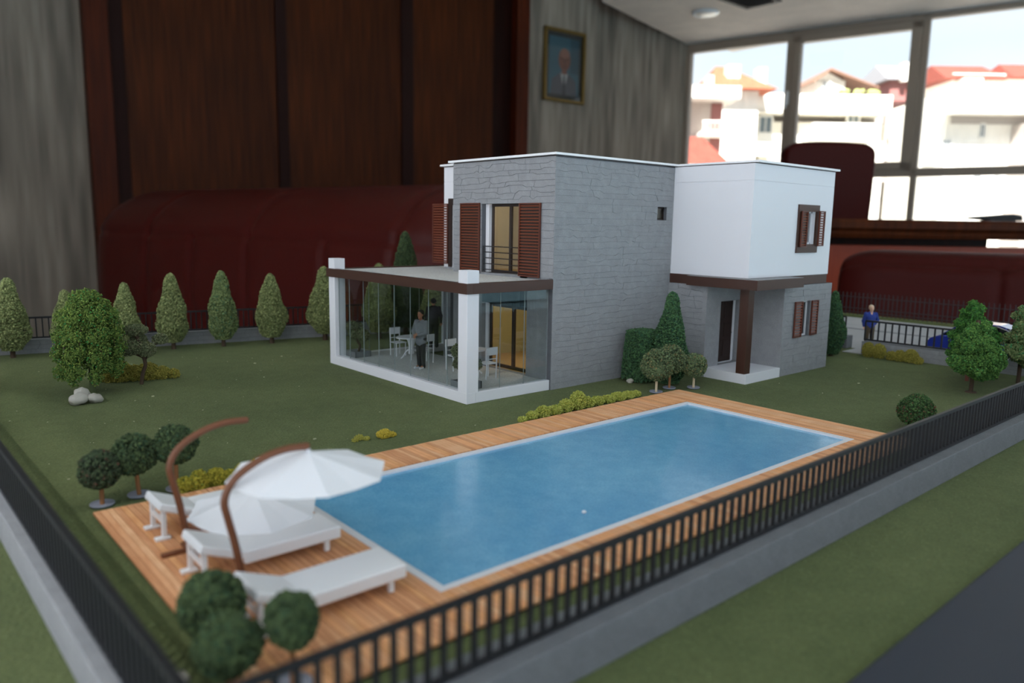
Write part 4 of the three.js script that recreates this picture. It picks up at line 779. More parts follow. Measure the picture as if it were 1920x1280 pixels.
// the big drooping tree
{
  const t = thing('drooping_tree', 'big bright green drooping tree by the white rocks', 'tree', [-0.4048, 0, 0.2868]), blobs = [];
  setSeed(320);
  for (let i = 0; i < 12; i++) { const a = i * 2.4, e = i / 11; blobs.push([Math.cos(a) * 0.02 * e, 0.104 - 0.02 * e * e + rr(-0.002, 0.002), Math.sin(a) * 0.02 * e, rr(0.008, 0.0105), rr(0.007, 0.009), rr(0.008, 0.0105)]); }
  for (let i = 0; i < 24; i++) {
    const a = i * 2.39996, ring = i % 3, r0 = ring ? 0.0262 : 0.016, top = ring ? 0.082 : 0.09, bot = ring ? rr(0.022, 0.036) : rr(0.032, 0.05), m = 4;
    for (let k = 0; k < m; k++) { const f = k / (m - 1); blobs.push([Math.cos(a) * r0 * (0.9 + 0.16 * Math.sin(f * 2.4)) * rr(0.94, 1.06), top + (bot - top) * f + rr(-0.002, 0.002), Math.sin(a) * r0 * (0.9 + 0.16 * Math.sin(f * 2.4)), rr(0.0062, 0.0085), rr(0.008, 0.0115), rr(0.0062, 0.0085)]); }
  }
  part('foliage', cloud(onBlobs(blobs, 17000, 0.34, -1, 1), 0.0011, PAL.willow, cores(blobs, 0.5, 6)), M.leaf, t);
  part('trunk', [tube([[0, 0, 0], [0.0006, 0.03, 0], [-0.0004, 0.07, 0.001], [0, 0.094, 0]], 0.003, 20, 9), cyl(0.0042, 0.0029, 0.008)], std({ color: 0x56603e, roughness: 0.9 }), t);
  for (let i = 0; i < 9; i++) { const a = i * 0.7; part('branch', tube([[0, 0.05 + i * 0.004, 0], [Math.cos(a) * 0.012, 0.068 + i * 0.003, Math.sin(a) * 0.012], [Math.cos(a) * 0.023, 0.066, Math.sin(a) * 0.023], [Math.cos(a) * 0.028, 0.045, Math.sin(a) * 0.028]], 0.0008, 14, 5), M.trunk, t); }
}
function lumpy(name, label, cat, x, w, blobs, n, size, pal, stem, y = 0, extra, extra2) {
  const t = thing(name, label, cat, [x, y, w]);
  part('foliage', cloud(onBlobs(blobs, Math.round(n * 2.5), extra2 ?? 0.3, 0.0003), size * 0.66, pal, cores(blobs, 0.58, 8)), M.leaf, t);
  if (stem) part('trunk', stem, extra ?? M.trunk, t);
  return t;
}
setSeed(330);
// crooked bonsai
lumpy('bonsai_tree', 'small crooked bonsai tree with flat leaf pads among yellow bushes', 'tree', -0.3506, 0.3006,
  [[-0.013, 0.043, 0.002, 0.013, 0.0085, 0.011], [-0.024, 0.05, 0.0, 0.008, 0.006, 0.008], [0.005, 0.04, 0.004, 0.01, 0.0085, 0.009], [-0.004, 0.062, -0.002, 0.013, 0.0065, 0.01], [0.021, 0.05, 0.0, 0.0085, 0.006, 0.008], [0.0, 0.05, -0.006, 0.009, 0.007, 0.008]], 2600, 0.0013, PAL.bonsai,
  [tube([[-0.0015, 0, 0], [0.0005, 0.012, 0], [0.0035, 0.022, 0.001], [0.0015, 0.035, 0], [-0.004, 0.058, -0.001]], 0.0021, 24, 8), tube([[0.003, 0.026, 0], [0.012, 0.04, 0], [0.02, 0.048, 0]], 0.0011, 12, 6), tube([[0.002, 0.03, 0], [-0.01, 0.038, 0.001], [-0.022, 0.048, 0]], 0.0011, 12, 6)]);
// right trees
const broadBase = (k, s) => [[0, 0.04, 0, 0.022, 0.013, 0.02], [-0.019, 0.045, 0.006, 0.017, 0.01, 0.015], [0.019, 0.046, -0.004, 0.018, 0.013, 0.016], [0, 0.06, 0, 0.024, 0.015, 0.022], [-0.012, 0.072, 0.004, 0.016, 0.012, 0.015], [0.013, 0.076, -0.003, 0.017, 0.012, 0.015], [0.0, 0.089, 0, 0.013, 0.0115, 0.012], [0.002, 0.098, 0, 0.008, 0.007, 0.008], [0.004, 0.033, 0.012, 0.013, 0.01, 0.011], [-0.008, 0.052, 0.017, 0.014, 0.012, 0.01], [0.012, 0.056, 0.015, 0.014, 0.013, 0.01], [-0.026, 0.05, -0.004, 0.009, 0.007, 0.009], [0.027, 0.055, 0.004, 0.01, 0.009, 0.009]].map((b) => b.map((v, i) => (i === 1 ? s : k) * v * (i > 2 ? rr(0.92, 1.08) : 1)));
const broad = (k, s) => broadBase(k, s).flatMap((b) => [[b[0], b[1], b[2], b[3] * 0.8, b[4] * 0.8, b[5] * 0.8], ...Array.from({ length: 7 }, () => { const y = rr(-0.8, 1), a = rr(0, 6.2832), q = Math.sqrt(1 - y * y), f = rr(0.32, 0.48); return [b[0] + b[3] * 0.82 * q * Math.cos(a), b[1] + b[4] * 0.85 * y, b[2] + b[5] * 0.82 * q * Math.sin(a), b[3] * f, b[4] * f * 0.9, b[5] * f]; })]);
lumpy('broad_tree', 'bright green broad tree on the lawn near the right edge', 'tree', 0.389, -0.3045, broad(1.2, 0.79), 5600, 0.002, PAL.bright, [tube([[0, 0, 0], [0.0008, 0.02, 0], [0, 0.05, 0], [0, 0.085, 0]], 0.0024, 16, 8), cyl(0.0065, 0.0055, 0.0012)]);
lumpy('broad_tree', 'darker green tree standing behind the bright green broad tree by the road wall', 'tree', 0.4605, -0.2765, broad(1.12, 0.96), 4400, 0.002, [0x23501f, 0x4f8030, 0x2a7028], [tube([[0, 0, 0], [0, 0.05, 0], [0, 0.085, 0]], 0.0024, 10, 8)], 0, std({ color: 0x7a4a3c, roughness: 0.9 }));
lumpy('broad_tree', 'mottled olive and green tree cut off by the right edge', 'tree', 0.4925, -0.3235, broad(1.05, 0.93), 3800, 0.002, PAL.autumn, [tube([[0, 0, 0], [0, 0.05, 0], [0, 0.085, 0]], 0.0024, 10, 8)]);
lumpy('round_bush', 'dark green round bush behind the front railing right of the pool', 'bush', 0.162, -0.3311, [[0, 0.017, 0, 0.017, 0.014, 0.016], [-0.011, 0.015, 0.004, 0.01, 0.012, 0.01], [0.012, 0.018, 0, 0.01, 0.011, 0.01], [0.002, 0.026, 0, 0.011, 0.007, 0.01]], 1900, 0.0017, [0x24401f, 0x4c6a38, 0x6a3a30], [cyl(0.002, 0.002, 0.01)]);
// round trees in little gray dishes
function topiary(label, x, w, h, wide, pal, stake, y = 0, lean = 0) {
  const rad = wide / 2, ry = Math.min(rad * 0.98, (h - 0.006) / 2), cy = h - ry;
  const blobs = [[lean, cy, 0, rad * 0.88, ry * 0.9, rad * 0.88]]; for (let i = 0; i < 9; i++) { const a = rr(0, 6.28), e = rr(-0.8, 0.9); blobs.push([lean + Math.cos(a) * rad * 0.5 * Math.sqrt(1 - e * e), cy + e * ry * 0.5, Math.sin(a) * rad * 0.5 * Math.sqrt(1 - e * e), rad * rr(0.42, 0.55), ry * rr(0.42, 0.52), rad * rr(0.42, 0.55)]); }
  const t = lumpy('round_tree', label, 'tree', x, w, blobs, 1700, 0.0019, pal, bar([0, 0.0006, 0], [lean, cy, 0], 0.0014, 8), y, stake, 0.4);
  part('dish', new THREE.LatheGeometry([[0, 0.0002], [0.0066, 0.0002], [0.0075, 0.0012], [0.0074, 0.0021], [0.0066, 0.0021], [0.006, 0.0013], [0, 0.0013]].map((p) => new THREE.Vector2(...p)), 20), M.disc, t, 'gray round dish');
  return t;
}
setSeed(340);
topiary('round tree on a pale stake at the deck corner, nearest the gray stone wall', 0.087, -0.0817, 0.051, 0.039, PAL.topiary, M.stakePale);
topiary('round tree on a brown stake at the deck corner, middle of three and tallest', 0.1164, -0.0775, 0.0535, 0.038, PAL.topiary, M.stake);
topiary('round tree on a pale stake at the deck corner, nearest the white porch slab', 0.1407, -0.0937, 0.0425, 0.031, PAL.topiary, M.stakePale);
topiary('small dark round tree on a brown stake at the left end of the deck', -0.4786, -0.0777, 0.0375, 0.027, PAL.dark, M.stake);
topiary('dark green round tree on a leaning stake, middle of three behind the farthest lounger', -0.455, -0.0735, 0.0445, 0.03, PAL.pine, M.stake, 0, -0.002);
topiary('dark green round tree crossed by the bare curved umbrella arm', -0.4315, -0.077, 0.0475, 0.03, PAL.pine, M.stake);
topiary('dark green round bush at the near left deck corner, farthest of three from the railing', -0.4867, -0.3015, 0.0405, 0.0295, PAL.pine, M.stake);
topiary('dark green round bush at the near left deck corner, lowest left of three', -0.4925, -0.334, 0.037, 0.0265, PAL.pine, M.stake);
topiary('dark green round bush at the near deck corner, in front of the nearest lounger', -0.471, -0.3445, 0.0395, 0.0225, PAL.pine, M.stake, 0.0031);
// low yellow ground bushes
function lowBush(label, pts, n, pal = PAL.yellow, size = 0.0014, name = 'yellow_bush') {
  const c = pts.reduce((a, p) => [a[0] + p[0] / pts.length, a[1] + p[1] / pts.length], [0, 0]);
  return lumpy(name, label, 'bush', c[0], c[1], pts.map(([x, w, r, h]) => [x - c[0], h * 0.45, -(w - c[1]), r, h * 0.55, r * 0.9]), n, size, pal);
}
setSeed(350);
lowBush('yellow green ground bushes under the crooked bonsai and the big drooping tree', [[-0.378, 0.335, 0.01, 0.02], [-0.366, 0.33, 0.012, 0.024], [-0.352, 0.327, 0.011, 0.018], [-0.338, 0.324, 0.012, 0.02], [-0.324, 0.32, 0.009, 0.015], [-0.312, 0.317, 0.007, 0.011]], 2600);
lowBush('small yellow bush at the foot of the back wall beside the bonsai', [[-0.292, 0.5, 0.007, 0.02], [-0.286, 0.503, 0.006, 0.014]], 500);
lowBush('pair of yellow bushes at the foot of the road wall, nearest the villa', [[0.54, -0.1165, 0.0092, 0.0215], [0.54, -0.1325, 0.0098, 0.021]], 1300);
lowBush('low spreading yellow bush at the foot of the road wall, nearer the bright tree', [[0.538, -0.151, 0.008, 0.013], [0.538, -0.163, 0.008, 0.016], [0.538, -0.178, 0.0105, 0.019], [0.536, -0.19, 0.006, 0.01]], 1300);
lowBush('yellow bush behind the loungers beside the deck edge', [[-0.43, -0.088, 0.006, 0.012], [-0.42, -0.088, 0.007, 0.0145], [-0.408, -0.086, 0.007, 0.013], [-0.398, -0.085, 0.0055, 0.01], [-0.388, -0.083, 0.006, 0.012], [-0.377, -0.08, 0.005, 0.012]], 1600, [0x85801f, 0xb8ac3e, 0x5c7430]);
lowBush('lime yellow strip of ground bush along the far pool deck edge', [[-0.118, -0.085, 0.005, 0.005], [-0.105, -0.084, 0.006, 0.008], [-0.09, -0.084, 0.008, 0.011], [-0.074, -0.083, 0.008, 0.009], [-0.058, -0.083, 0.008, 0.013], [-0.041, -0.083, 0.009, 0.019], [-0.026, -0.082, 0.008, 0.011], [-0.01, -0.081, 0.008, 0.009], [0.008, -0.081, 0.008, 0.008], [0.024, -0.08, 0.009, 0.0085], [0.041, -0.08, 0.008, 0.0075], [0.055, -0.079, 0.006, 0.006]], 3000, PAL.lime);
lowBush('bright yellow tuft of moss on the lawn', [[-0.2504, -0.0516, 0.0065, 0.007], [-0.243, -0.0525, 0.004, 0.004]], 420, [0xb09a2c, 0xd0b848, 0xa89a3a], 0.0011, 'moss_tuft');
lowBush('thin pale yellow tuft of moss on the lawn beside the brighter one', [[-0.2715, -0.0455, 0.004, 0.005], [-0.277, -0.048, 0.003, 0.003], [-0.266, -0.049, 0.003, 0.003]], 200, [0x8c8c38, 0xb0a850], 0.001, 'moss_tuft');
{
  const t = thing('fallen_petal', 'pale blue white flake lying by the yellow bush behind the umbrella', 'flake', [-0.3745, 0.0135, -0.0835]);
  part('flake', ball(0.0035, 0, 0, 0, 1.2, 0.28, 0.8, 10), std({ color: 0xd2e4e2 }), t);
}
// rocks
function rock(label, x, w, rx, ry, rz, s, turn) {
  setSeed(s); const g = mergeVertices(clean(new THREE.IcosahedronGeometry(1, 4)).deleteAttribute('uv').deleteAttribute('normal')), p = g.attributes.position, k = [rr(0, 9), rr(0, 9), rr(0, 9)];
  for (let i = 0; i < p.count; i++) { const a = p.getX(i), b = p.getY(i), c = p.getZ(i), f = 1 + 0.13 * Math.sin(a * 2.6 + k[0] + b) + 0.11 * Math.sin(b * 3.1 + k[1] + c * 2) + 0.06 * Math.sin(c * 6 + a * 5 + k[2]) + 0.03 * Math.sin(b * 13 + c * 9 + k[0]); p.setXYZ(i, a * f * rx, b * f * ry, c * f * rz); }
  g.computeVertexNormals();
  single('rock', uvm(g, 0.03), std({ map: plasterMap, color: 0xc4c0b8, bumpMap: grainBump, bumpScale: 0.0003, roughness: 0.9 }), label, 'rock', [x, G + ry * 0.72, -w], turn);
}
rock('white rock under the drooping tree, front left of three', -0.4285, 0.2365, 0.0078, 0.0068, 0.0075, 61, 0.3);
rock('white rock under the drooping tree, rear one of three', -0.4215, 0.2535, 0.0088, 0.0078, 0.0065, 62, 0.8);
rock('flatter gray white rock under the drooping tree, right one of three', -0.4125, 0.2385, 0.0092, 0.0054, 0.0062, 63, 0.9);
rock('small white rock at the foot of the square hedge bush', 0.106, -0.0275, 0.005, 0.0028, 0.004, 64, 0.4);
rock('blurred white stone on the grass beside the near left deck corner', -0.5035, -0.309, 0.0042, 0.003, 0.004, 65, 0.4);
// potted bonsai in the veranda
function potPlant(label, x, w, s) {
  setSeed(s); const t = thing('potted_bonsai', label, 'potted plant', [x, VF, w]);
  part('pot', [...[[0, 0.0085, -0.0115, 0.019, 0.008, 0.002], [0, 0.0085, 0.0115, 0.019, 0.008, 0.002]].map(([a, b, z, l, h, d]) => box(l * 1.25, h, d, a, h / 2, z, 0.0004)), box(0.002, 0.008, 0.025, 0.0109, 0.004, 0, 0.0004), box(0.002, 0.008, 0.025, -0.0109, 0.004, 0, 0.0004), box(0.022, 0.006, 0.023, 0, 0.0032, 0)], std({ color: 0x77797c, roughness: 0.8 }), t, 'square gray pot');
  const b = []; for (let i = 0; i < 8; i++) { const a = rr(0, 6.28), e = rr(0.002, 0.0125); b.push([Math.cos(a) * e, 0.031 + rr(-0.008, 0.011), Math.sin(a) * e, rr(0.0065, 0.009), rr(0.006, 0.008), rr(0.0065, 0.009)]); }
  part('foliage', cloud(onBlobs(b, 2600, 0.22), 0.001, PAL.bonsai, cores(b, 0.66, 7)), M.leaf, t);
  part('trunk', tube([[0, 0.006, 0], [0.002, 0.014, 0.0005], [-0.001, 0.021, 0], [0.001, 0.031, 0]], 0.0016, 16, 7), M.trunk, t);
}
potPlant('bonsai in a square gray pot at the left veranda post', -0.091, 0.2725, 71);
potPlant('bonsai in a square gray pot behind the thick front veranda post', -0.0965, 0.0315, 72);
// ---------------------------------------------------------------- loungers and umbrellas on the deck
const DT = 0.0031;
{
  const t = thing('sun_lounger', 'white sun lounger nearest the front railing', 'sun lounger', [0, 0, 0], 0, 'white sun loungers on the deck');
  const Wd = 0.0275, xh = -0.035, xb = -0.012, xf = 0.043, yT = 0.0137, th = 0.0072;
  part('mattress', box(xf - xb, th, Wd, (xf + xb) / 2, yT - th / 2, 0, 0.0011, 3), M.whiteGloss, t);
  const L = Math.hypot(xb - xh, 0.0095), hd = box(L, th * 0.66, Wd, L / 2, 0, 0, 0.0011, 3); hd.rotateZ(-Math.atan2(0.0095, xb - xh)).translate(xh + 0.0008, yT + 0.0071, 0);
  part('headrest', hd, M.whiteGloss, t);
  for (const z of [-0.0105, 0.0105]) { part('leg', [box(0.0028, 0.0094, 0.0026, xf - 0.0075, 0.0047, z, 0.0004), box(0.006, 0.002, 0.003, xf - 0.0068, 0.009, z)], M.whiteGloss, t); part('leg', [box(0.0026, 0.0165, 0.0028, xh + 0.0035, 0.0087, z, 0.0004), box(0.0085, 0.0018, 0.0044, xh + 0.0025, 0.0009, z, 0.0005)], M.whiteGloss, t); }
  part('crossbar', box(0.002, 0.002, 0.022, xh + 0.0035, 0.0105, 0), M.whiteGloss, t);
  t.position.set(-0.4345, G + DT, 0.2905);
  const labels = [null, 'white sun lounger in the middle, between the two umbrella poles', 'white sun lounger farthest from the railing, mostly under the fallen umbrella'];
  [[-0.4365, -0.2265], [-0.4345, -0.1545]].forEach(([x, w], i) => { const c = t.clone(); c.name = numbered('sun_lounger'); scene.add(c); c.position.set(x, G + DT, -w); c.userData.label = labels[i + 1]; });
}
function canopyParts(t, cx, cy, cz, rad, drop, tiltX, tiltZ, spin) {
  const m = new THREE.Matrix4().makeRotationFromEuler(new THREE.Euler(tiltX, 0, tiltZ)).setPosition(cx, cy, cz), pt = (i, f, dy = 0) => new THREE.Vector3(Math.cos(spin + i * Math.PI / 4) * rad * f, -drop * f * (0.92 + 0.08 * f) + dy, Math.sin(spin + i * Math.PI / 4) * rad * f).applyMatrix4(m);
  for (let i = 0; i < 8; i++) {
    const p = [], n = 6, mk = (dy) => { const rows = []; for (let k = 0; k <= n; k++) { const f = k / n, a = pt(i, f, dy), b = pt(i + 1, f, dy), mid = a.clone().lerp(b, 0.5); mid.y -= 0.0006 * f; rows.push([a, mid, b]); } return rows; };
    const A = mk(0), B = mk(-0.0005), tri = (a, b, c) => p.push(...a.toArray(), ...b.toArray(), ...c.toArray());
    for (let k = 0; k < n; k++) for (let j = 0; j < 2; j++) { tri(A[k][j], A[k + 1][j + 1], A[k + 1][j]); tri(A[k][j], A[k][j + 1], A[k + 1][j + 1]); tri(B[k][j], B[k + 1][j], B[k + 1][j + 1]); tri(B[k][j], B[k + 1][j + 1], B[k][j + 1]); }
    for (let j = 0; j < 2; j++) { tri(A[n][j], A[n][j + 1], B[n][j + 1]); tri(A[n][j], B[n][j + 1], B[n][j]); }
    const g = new THREE.BufferGeometry(); g.setAttribute('position', new THREE.Float32BufferAttribute(p, 3)); g.computeVertexNormals();
    part('canopy_panel', g, M.canvas, t);
    const a = pt(i, 0.04, -0.0008), b = pt(i, 0.98, -0.0009); part('rib', bar(a.toArray(), b.toArray(), 0.00045, 5), M.white, t);
  }
  part('hub', ball(0.0016, cx, cy + 0.0004, cz, 1, 0.8, 1, 10), M.white, t);
}
{
  const arm = [[-0.0006, 0.004, 0], [-0.0015, 0.012, 0], [-0.004, 0.028, 0], [-0.0072, 0.043, 0], [-0.0082, 0.049, 0], [-0.0068, 0.0545, 0], [-0.002, 0.0605, 0], [0.0105, 0.0672, 0], [0.0225, 0.0698, 0], [0.0345, 0.0695, 0]];
  const mk = (label, x, w) => {
    const t = thing('cantilever_umbrella', label, 'umbrella', [x, DT, w]);
    part('base', [box(0.03, 0.0022, 0.0034, 0, 0.0011, 0, 0.0005), box(0.0034, 0.0022, 0.02, 0, 0.0011, 0, 0.0005), cyl(0.003, 0.0025, 0.006, 0, 0, 0, 12)], M.rust, t);
    part('arm', [tube(arm, 0.00185, 60, 10), ball(0.00185, ...arm[9], 1, 1, 1, 8)], M.rust, t, 'rust brown curved arm');
    return t;
  };
  const u = mk('white cantilever umbrella hanging from its rust brown curved arm', -0.4562, -0.2585);
  canopyParts(u, 0.0352, 0.0665, 0, 0.0405, 0.0105, 0, 0, R(13));
  part('cord', bar([0.0345, 0.0695, 0], [0.0352, 0.0665, 0], 0.0007, 6), M.rust, u);
  const f = mk('rust brown curved umbrella arm whose white canopy has dropped onto the loungers', -0.4602, -0.19);
  part('strut', tube([[-0.0004, 0.0135, 0], [0.008, 0.0128, 0.006], [0.0195, 0.0122, 0.0155]], 0.0013, 16, 8), M.rust, f);
  canopyParts(f, 0.0375, 0.0262, 0, 0.037, 0.0105, 0.05, 0, R(8));
}
// ---------------------------------------------------------------- the blue car on the road
{
  const t = thing('car', 'shiny blue hatchback parked on the road behind the bright green tree', 'car', [0.686, -0.0002, -0.2125], -Math.PI / 2);
  // local x forward is -z turned: +x of the thing looks to +w after the turn below
  t.rotation.y = Math.PI / 2;
  const paint = phys({ color: 0x1c2f8a, roughness: 0.25, clearcoat: 1, clearcoatRoughness: 0.05 }), glass = phys({ color: 0x14161a, roughness: 0.08, clearcoat: 1 });
  const body = [[-0.06, 0.012], [-0.061, 0.024], [-0.058, 0.031], [-0.05, 0.033], [0.02, 0.032], [0.045, 0.0285], [0.057, 0.0235], [0.061, 0.017], [0.06, 0.009], [0.05, 0.006], [-0.052, 0.006]];
  part('body', prism(body, 0.046, 0.002).translate(0, 0, -0.023), paint, t);
  const cabin = [[-0.054, 0.031], [-0.046, 0.046], [-0.032, 0.0505], [0.003, 0.0515], [0.015, 0.049], [0.043, 0.0285]];
  part('windows', prism(cabin, 0.039, 0.0015).translate(0, 0, -0.0195), glass, t, 'dark glass cabin');
  part('roof', prism([[-0.048, 0.0475], [-0.034, 0.0515], [0.003, 0.0526], [0.0145, 0.0502], [0.0125, 0.0488], [-0.034, 0.0492]], 0.037, 0.0008).translate(0, 0, -0.0185), paint, t);
  for (const z of [-0.0195, 0.0195]) part('pillar', [bar([0.041, 0.0305, z], [0.0142, 0.05, z * 0.96], 0.0009, 6), bar([-0.014, 0.033, z], [-0.014, 0.0508, z * 0.96], 0.0011, 6), bar([-0.05, 0.033, z], [-0.042, 0.048, z * 0.96], 0.0014, 6)], paint, t);
  for (const x of [0.038, -0.038]) for (const z of [-0.0215, 0.0215]) { const wl = part('wheel', new THREE.TorusGeometry(0.0072, 0.0028, 10, 24).translate(x, 0.01, z), M.black, t); part('rim', cyl(0.006, 0.006, 0.004, 0, -0.002, 0, 16).rotateX(Math.PI / 2).translate(x, 0.01, z), M.chrome, wl); }
  for (const z of [-0.017, 0.017]) { part('headlight', ball(0.0036, 0.0575, 0.0215, z, 0.8, 0.7, 1.2, 10), std({ color: 0xd8dde0, roughness: 0.15 }), t); part('tail_light', box(0.002, 0.006, 0.005, -0.0625, 0.0255, z, 0.0006), std({ color: 0xc23a1e, roughness: 0.25 }), t); }
  part('bumper', [box(0.003, 0.005, 0.044, 0.0615, 0.0105, 0, 0.001), box(0.003, 0.005, 0.044, -0.062, 0.0115, 0, 0.001)], paint, t);
}
// ---------------------------------------------------------------- people of the model, one to twenty-five
const SC = 0.04;
const smin = (a, b, k) => { const h = clamp(0.5 + 0.5 * (b - a) / k, 0, 1); return b + (a - b) * h - k * h * (1 - h); };
function field(prims, k) {
  const ps = prims.map(([a, b, r0, r1, s]) => ({ a, d: b.map((v, i) => v - a[i]), r0, r1, s: s ?? [1, 1, 1] }));
  return (x, y, z) => {
    let d = 1e9;
    for (const p of ps) {
      const X = (x - p.a[0]) / p.s[0], Y = (y - p.a[1]) / p.s[1], Z = (z - p.a[2]) / p.s[2], dx = p.d[0] / p.s[0], dy = p.d[1] / p.s[1], dz = p.d[2] / p.s[2], L = dx * dx + dy * dy + dz * dz, t = L < 1e-12 ? 0 : clamp((X * dx + Y * dy + Z * dz) / L, 0, 1);
      const e = (Math.hypot(X - dx * t, Y - dy * t, Z - dz * t) - (p.r0 + (p.r1 - p.r0) * t)) * Math.min(...p.s);
      d = d > 1e8 ? e : smin(d, e, k);
    }
    return d;
  };
}
function surface(prims, cell, k = 0.02, cut) {
  const f0 = field(prims, k), f = cut ? (x, y, z) => Math.max(f0(x, y, z), cut(x, y, z)) : f0, lo = [9, 9, 9], hi = [-9, -9, -9];
  for (const [a, b, r0, r1, s] of prims) for (let i = 0; i < 3; i++) { const m = Math.max(r0, r1) * (s ? s[i] : 1) + cell * 3; lo[i] = Math.min(lo[i], a[i] - m, b[i] - m); hi[i] = Math.max(hi[i], a[i] + m, b[i] + m); }
  const half = Math.max(hi[0] - lo[0], hi[1] - lo[1], hi[2] - lo[2]) / 2, n = Math.min(150, Math.ceil(half * 2 / cell)), c = lo.map((v, i) => (v + hi[i]) / 2);
  const mc = new MarchingCubes(n, M.white, false, false, 120000); mc.isolation = 0;
  for (let z = 0; z < n; z++) for (let y = 0; y < n; y++) for (let x = 0; x < n; x++) {
    const X = c[0] + (x - n / 2) / (n / 2) * half, Y = c[1] + (y - n / 2) / (n / 2) * half, Z = c[2] + (z - n / 2) / (n / 2) * half;
    const out = X < lo[0] || X > hi[0] || Y < lo[1] || Y > hi[1] || Z < lo[2] || Z > hi[2];
    mc.field[x + y * n + z * n * n] = out ? -1 : -f(X, Y, Z);
  }
  mc.update();
  const p = new Float32Array(mc.positionArray.subarray(0, mc.count * 3)); for (let i = 0; i < p.length; i += 3) { p[i] = (p[i] * half + c[0]) * SC; p[i + 1] = (p[i + 1] * half + c[1]) * SC; p[i + 2] = (p[i + 2] * half + c[2]) * SC; }
  let g = new THREE.BufferGeometry(); g.setAttribute('position', new THREE.BufferAttribute(p, 3)); g = mergeVertices(g, 1e-7); g.computeVertexNormals(); return g;
}
// joints in metres of life size; the figure looks to +z; J holds the pose
function figure(name, label, x, y, w, turn, J, look) {
  const t = thing(name, label, 'person', [x, y, w], turn);
  const { hip, knee, ankle, toe, sh, el, wr, hand } = J, chest = J.chest ?? [0, 1.3, 0], hc = J.head, S = [0, 1];
  const head = [[[hc[0], hc[1] + 0.03, hc[2] - 0.01], [hc[0], hc[1] + 0.03, hc[2] - 0.01], 0.098, 0.098, [0.86, 1.05, 1.0]], [[hc[0], hc[1] - 0.05, hc[2] + 0.03], [hc[0], hc[1] - 0.085, hc[2] + 0.045], 0.062, 0.042], [[hc[0], hc[1] + 0.01, hc[2] + 0.095], [hc[0], hc[1] - 0.018, hc[2] + 0.112], 0.01, 0.016], ...S.map((i) => [[hc[0] + (i ? -1 : 1) * 0.085, hc[1] + 0.0, hc[2] - 0.01], [hc[0] + (i ? -1 : 1) * 0.088, hc[1] - 0.02, hc[2] - 0.01], 0.018, 0.012])];
  const torso = [[[0, 0.98, 0], chest, 0.12, 0.135, [1.25, 1, 0.85]], [chest, [0, 1.4, -0.01], 0.13, 0.1, [1.3, 1, 0.85]], [[0, 1.42, -0.01], [hc[0] * 0.7, 1.53, hc[2] * 0.5], 0.058, 0.05]];
  const legs = S.flatMap((i) => [[hip[i], knee[i], 0.085, 0.055], [knee[i], ankle[i], 0.055, 0.038], [ankle[i], toe[i], 0.04, 0.03]]);
  const arms = S.flatMap((i) => [[sh[i], el[i], 0.052, 0.04], [el[i], wr[i], 0.042, 0.028]]);
  const body = surface([...head, ...torso, ...legs, ...arms], 0.0145, 0.028);
  const hands = S.map((i) => {
    const a = new THREE.Vector3(...wr[i]), d = new THREE.Vector3(...hand[i]).sub(a).normalize(), side = new THREE.Vector3(0, 0, 1).cross(d).normalize(); if (side.length() < 0.5) side.set(1, 0, 0); const nrm = d.clone().cross(side), at = (f, s, n) => a.clone().addScaledVector(d, f).addScaledVector(side, s).addScaledVector(nrm, n).toArray();
    const pr = [[at(0, 0, 0), at(0.075, 0, 0.004), 0.026, 0.034, [1, 1, 1]]];
    [[-0.028, 0.066], [-0.009, 0.078], [0.01, 0.073], [0.028, 0.056]].forEach(([s, l]) => pr.push([at(0.085, s, 0.004), at(0.085 + l * 0.55, s * 1.1, 0.012), 0.0095, 0.009], [at(0.085 + l * 0.55, s * 1.1, 0.012), at(0.085 + l * 0.95, s * 1.1, 0.03), 0.009, 0.0075]));
    pr.push([at(0.03, -0.03, 0.004), at(0.07, -0.058, 0.014), 0.013, 0.01], [at(0.07, -0.058, 0.014), at(0.1, -0.06, 0.02), 0.01, 0.008]);
    return surface(pr, 0.0045, 0.006);
  });
  part('body', [body, ...hands], look.skin, t);
  const grow = (list, e) => list.map(([a, b, r0, r1, s]) => [a, b, r0 + e, r1 + e, s]);
  part('trousers', surface([...grow(S.flatMap((i) => [[hip[i], knee[i], 0.088, 0.064], [knee[i], [ankle[i][0], ankle[i][1] - 0.02, ankle[i][2]], 0.064, 0.056]]), 0.012), [[0, 1.0, 0], [0, 0.93, 0], 0.13, 0.135, [1.25, 1, 0.9]]], 0.014, 0.025), look.trousers, t);
  part('jacket', surface([...grow(torso.slice(0, 2), 0.018), ...(look.long ? [[[0, 1.0, 0], [0, 0.84, 0], 0.14, 0.15, [1.25, 1, 1]]] : [[[0, 0.99, 0], [0, 0.95, 0], 0.142, 0.142, [1.22, 1, 0.92]]]), ...grow(arms.filter((_, k) => true), look.sleeve ?? 0.018), ...(look.extra ?? [])], 0.014, 0.03, look.neck), look.top, t);
  for (const i of S) part('shoe', surface([[[ankle[i][0], 0.045, ankle[i][2] - 0.03], [toe[i][0], 0.035, toe[i][2]], 0.05, 0.036]], 0.009, 0.01, (X, Y) => 0.0 - Y), look.shoes, t);
  const hp = [[[hc[0], hc[1] + 0.05, hc[2] - 0.03], [hc[0], hc[1] + 0.05, hc[2] - 0.03], 0.106, 0.106, [0.9, 1, 1]], ...(look.hairLong ? [[[hc[0], hc[1], hc[2] - 0.07], [hc[0], hc[1] - 0.12, hc[2] - 0.07], 0.07, 0.06]] : [])];
  part('hair', surface(hp, 0.009, 0.02, (X, Y, Z) => Math.max((Z - hc[2] - 0.045) * 0.8 - (Y - hc[1] - 0.06) * 0.55, hc[1] - (look.hairLong ? 0.2 : 0.035) - Y)), look.hair, t);
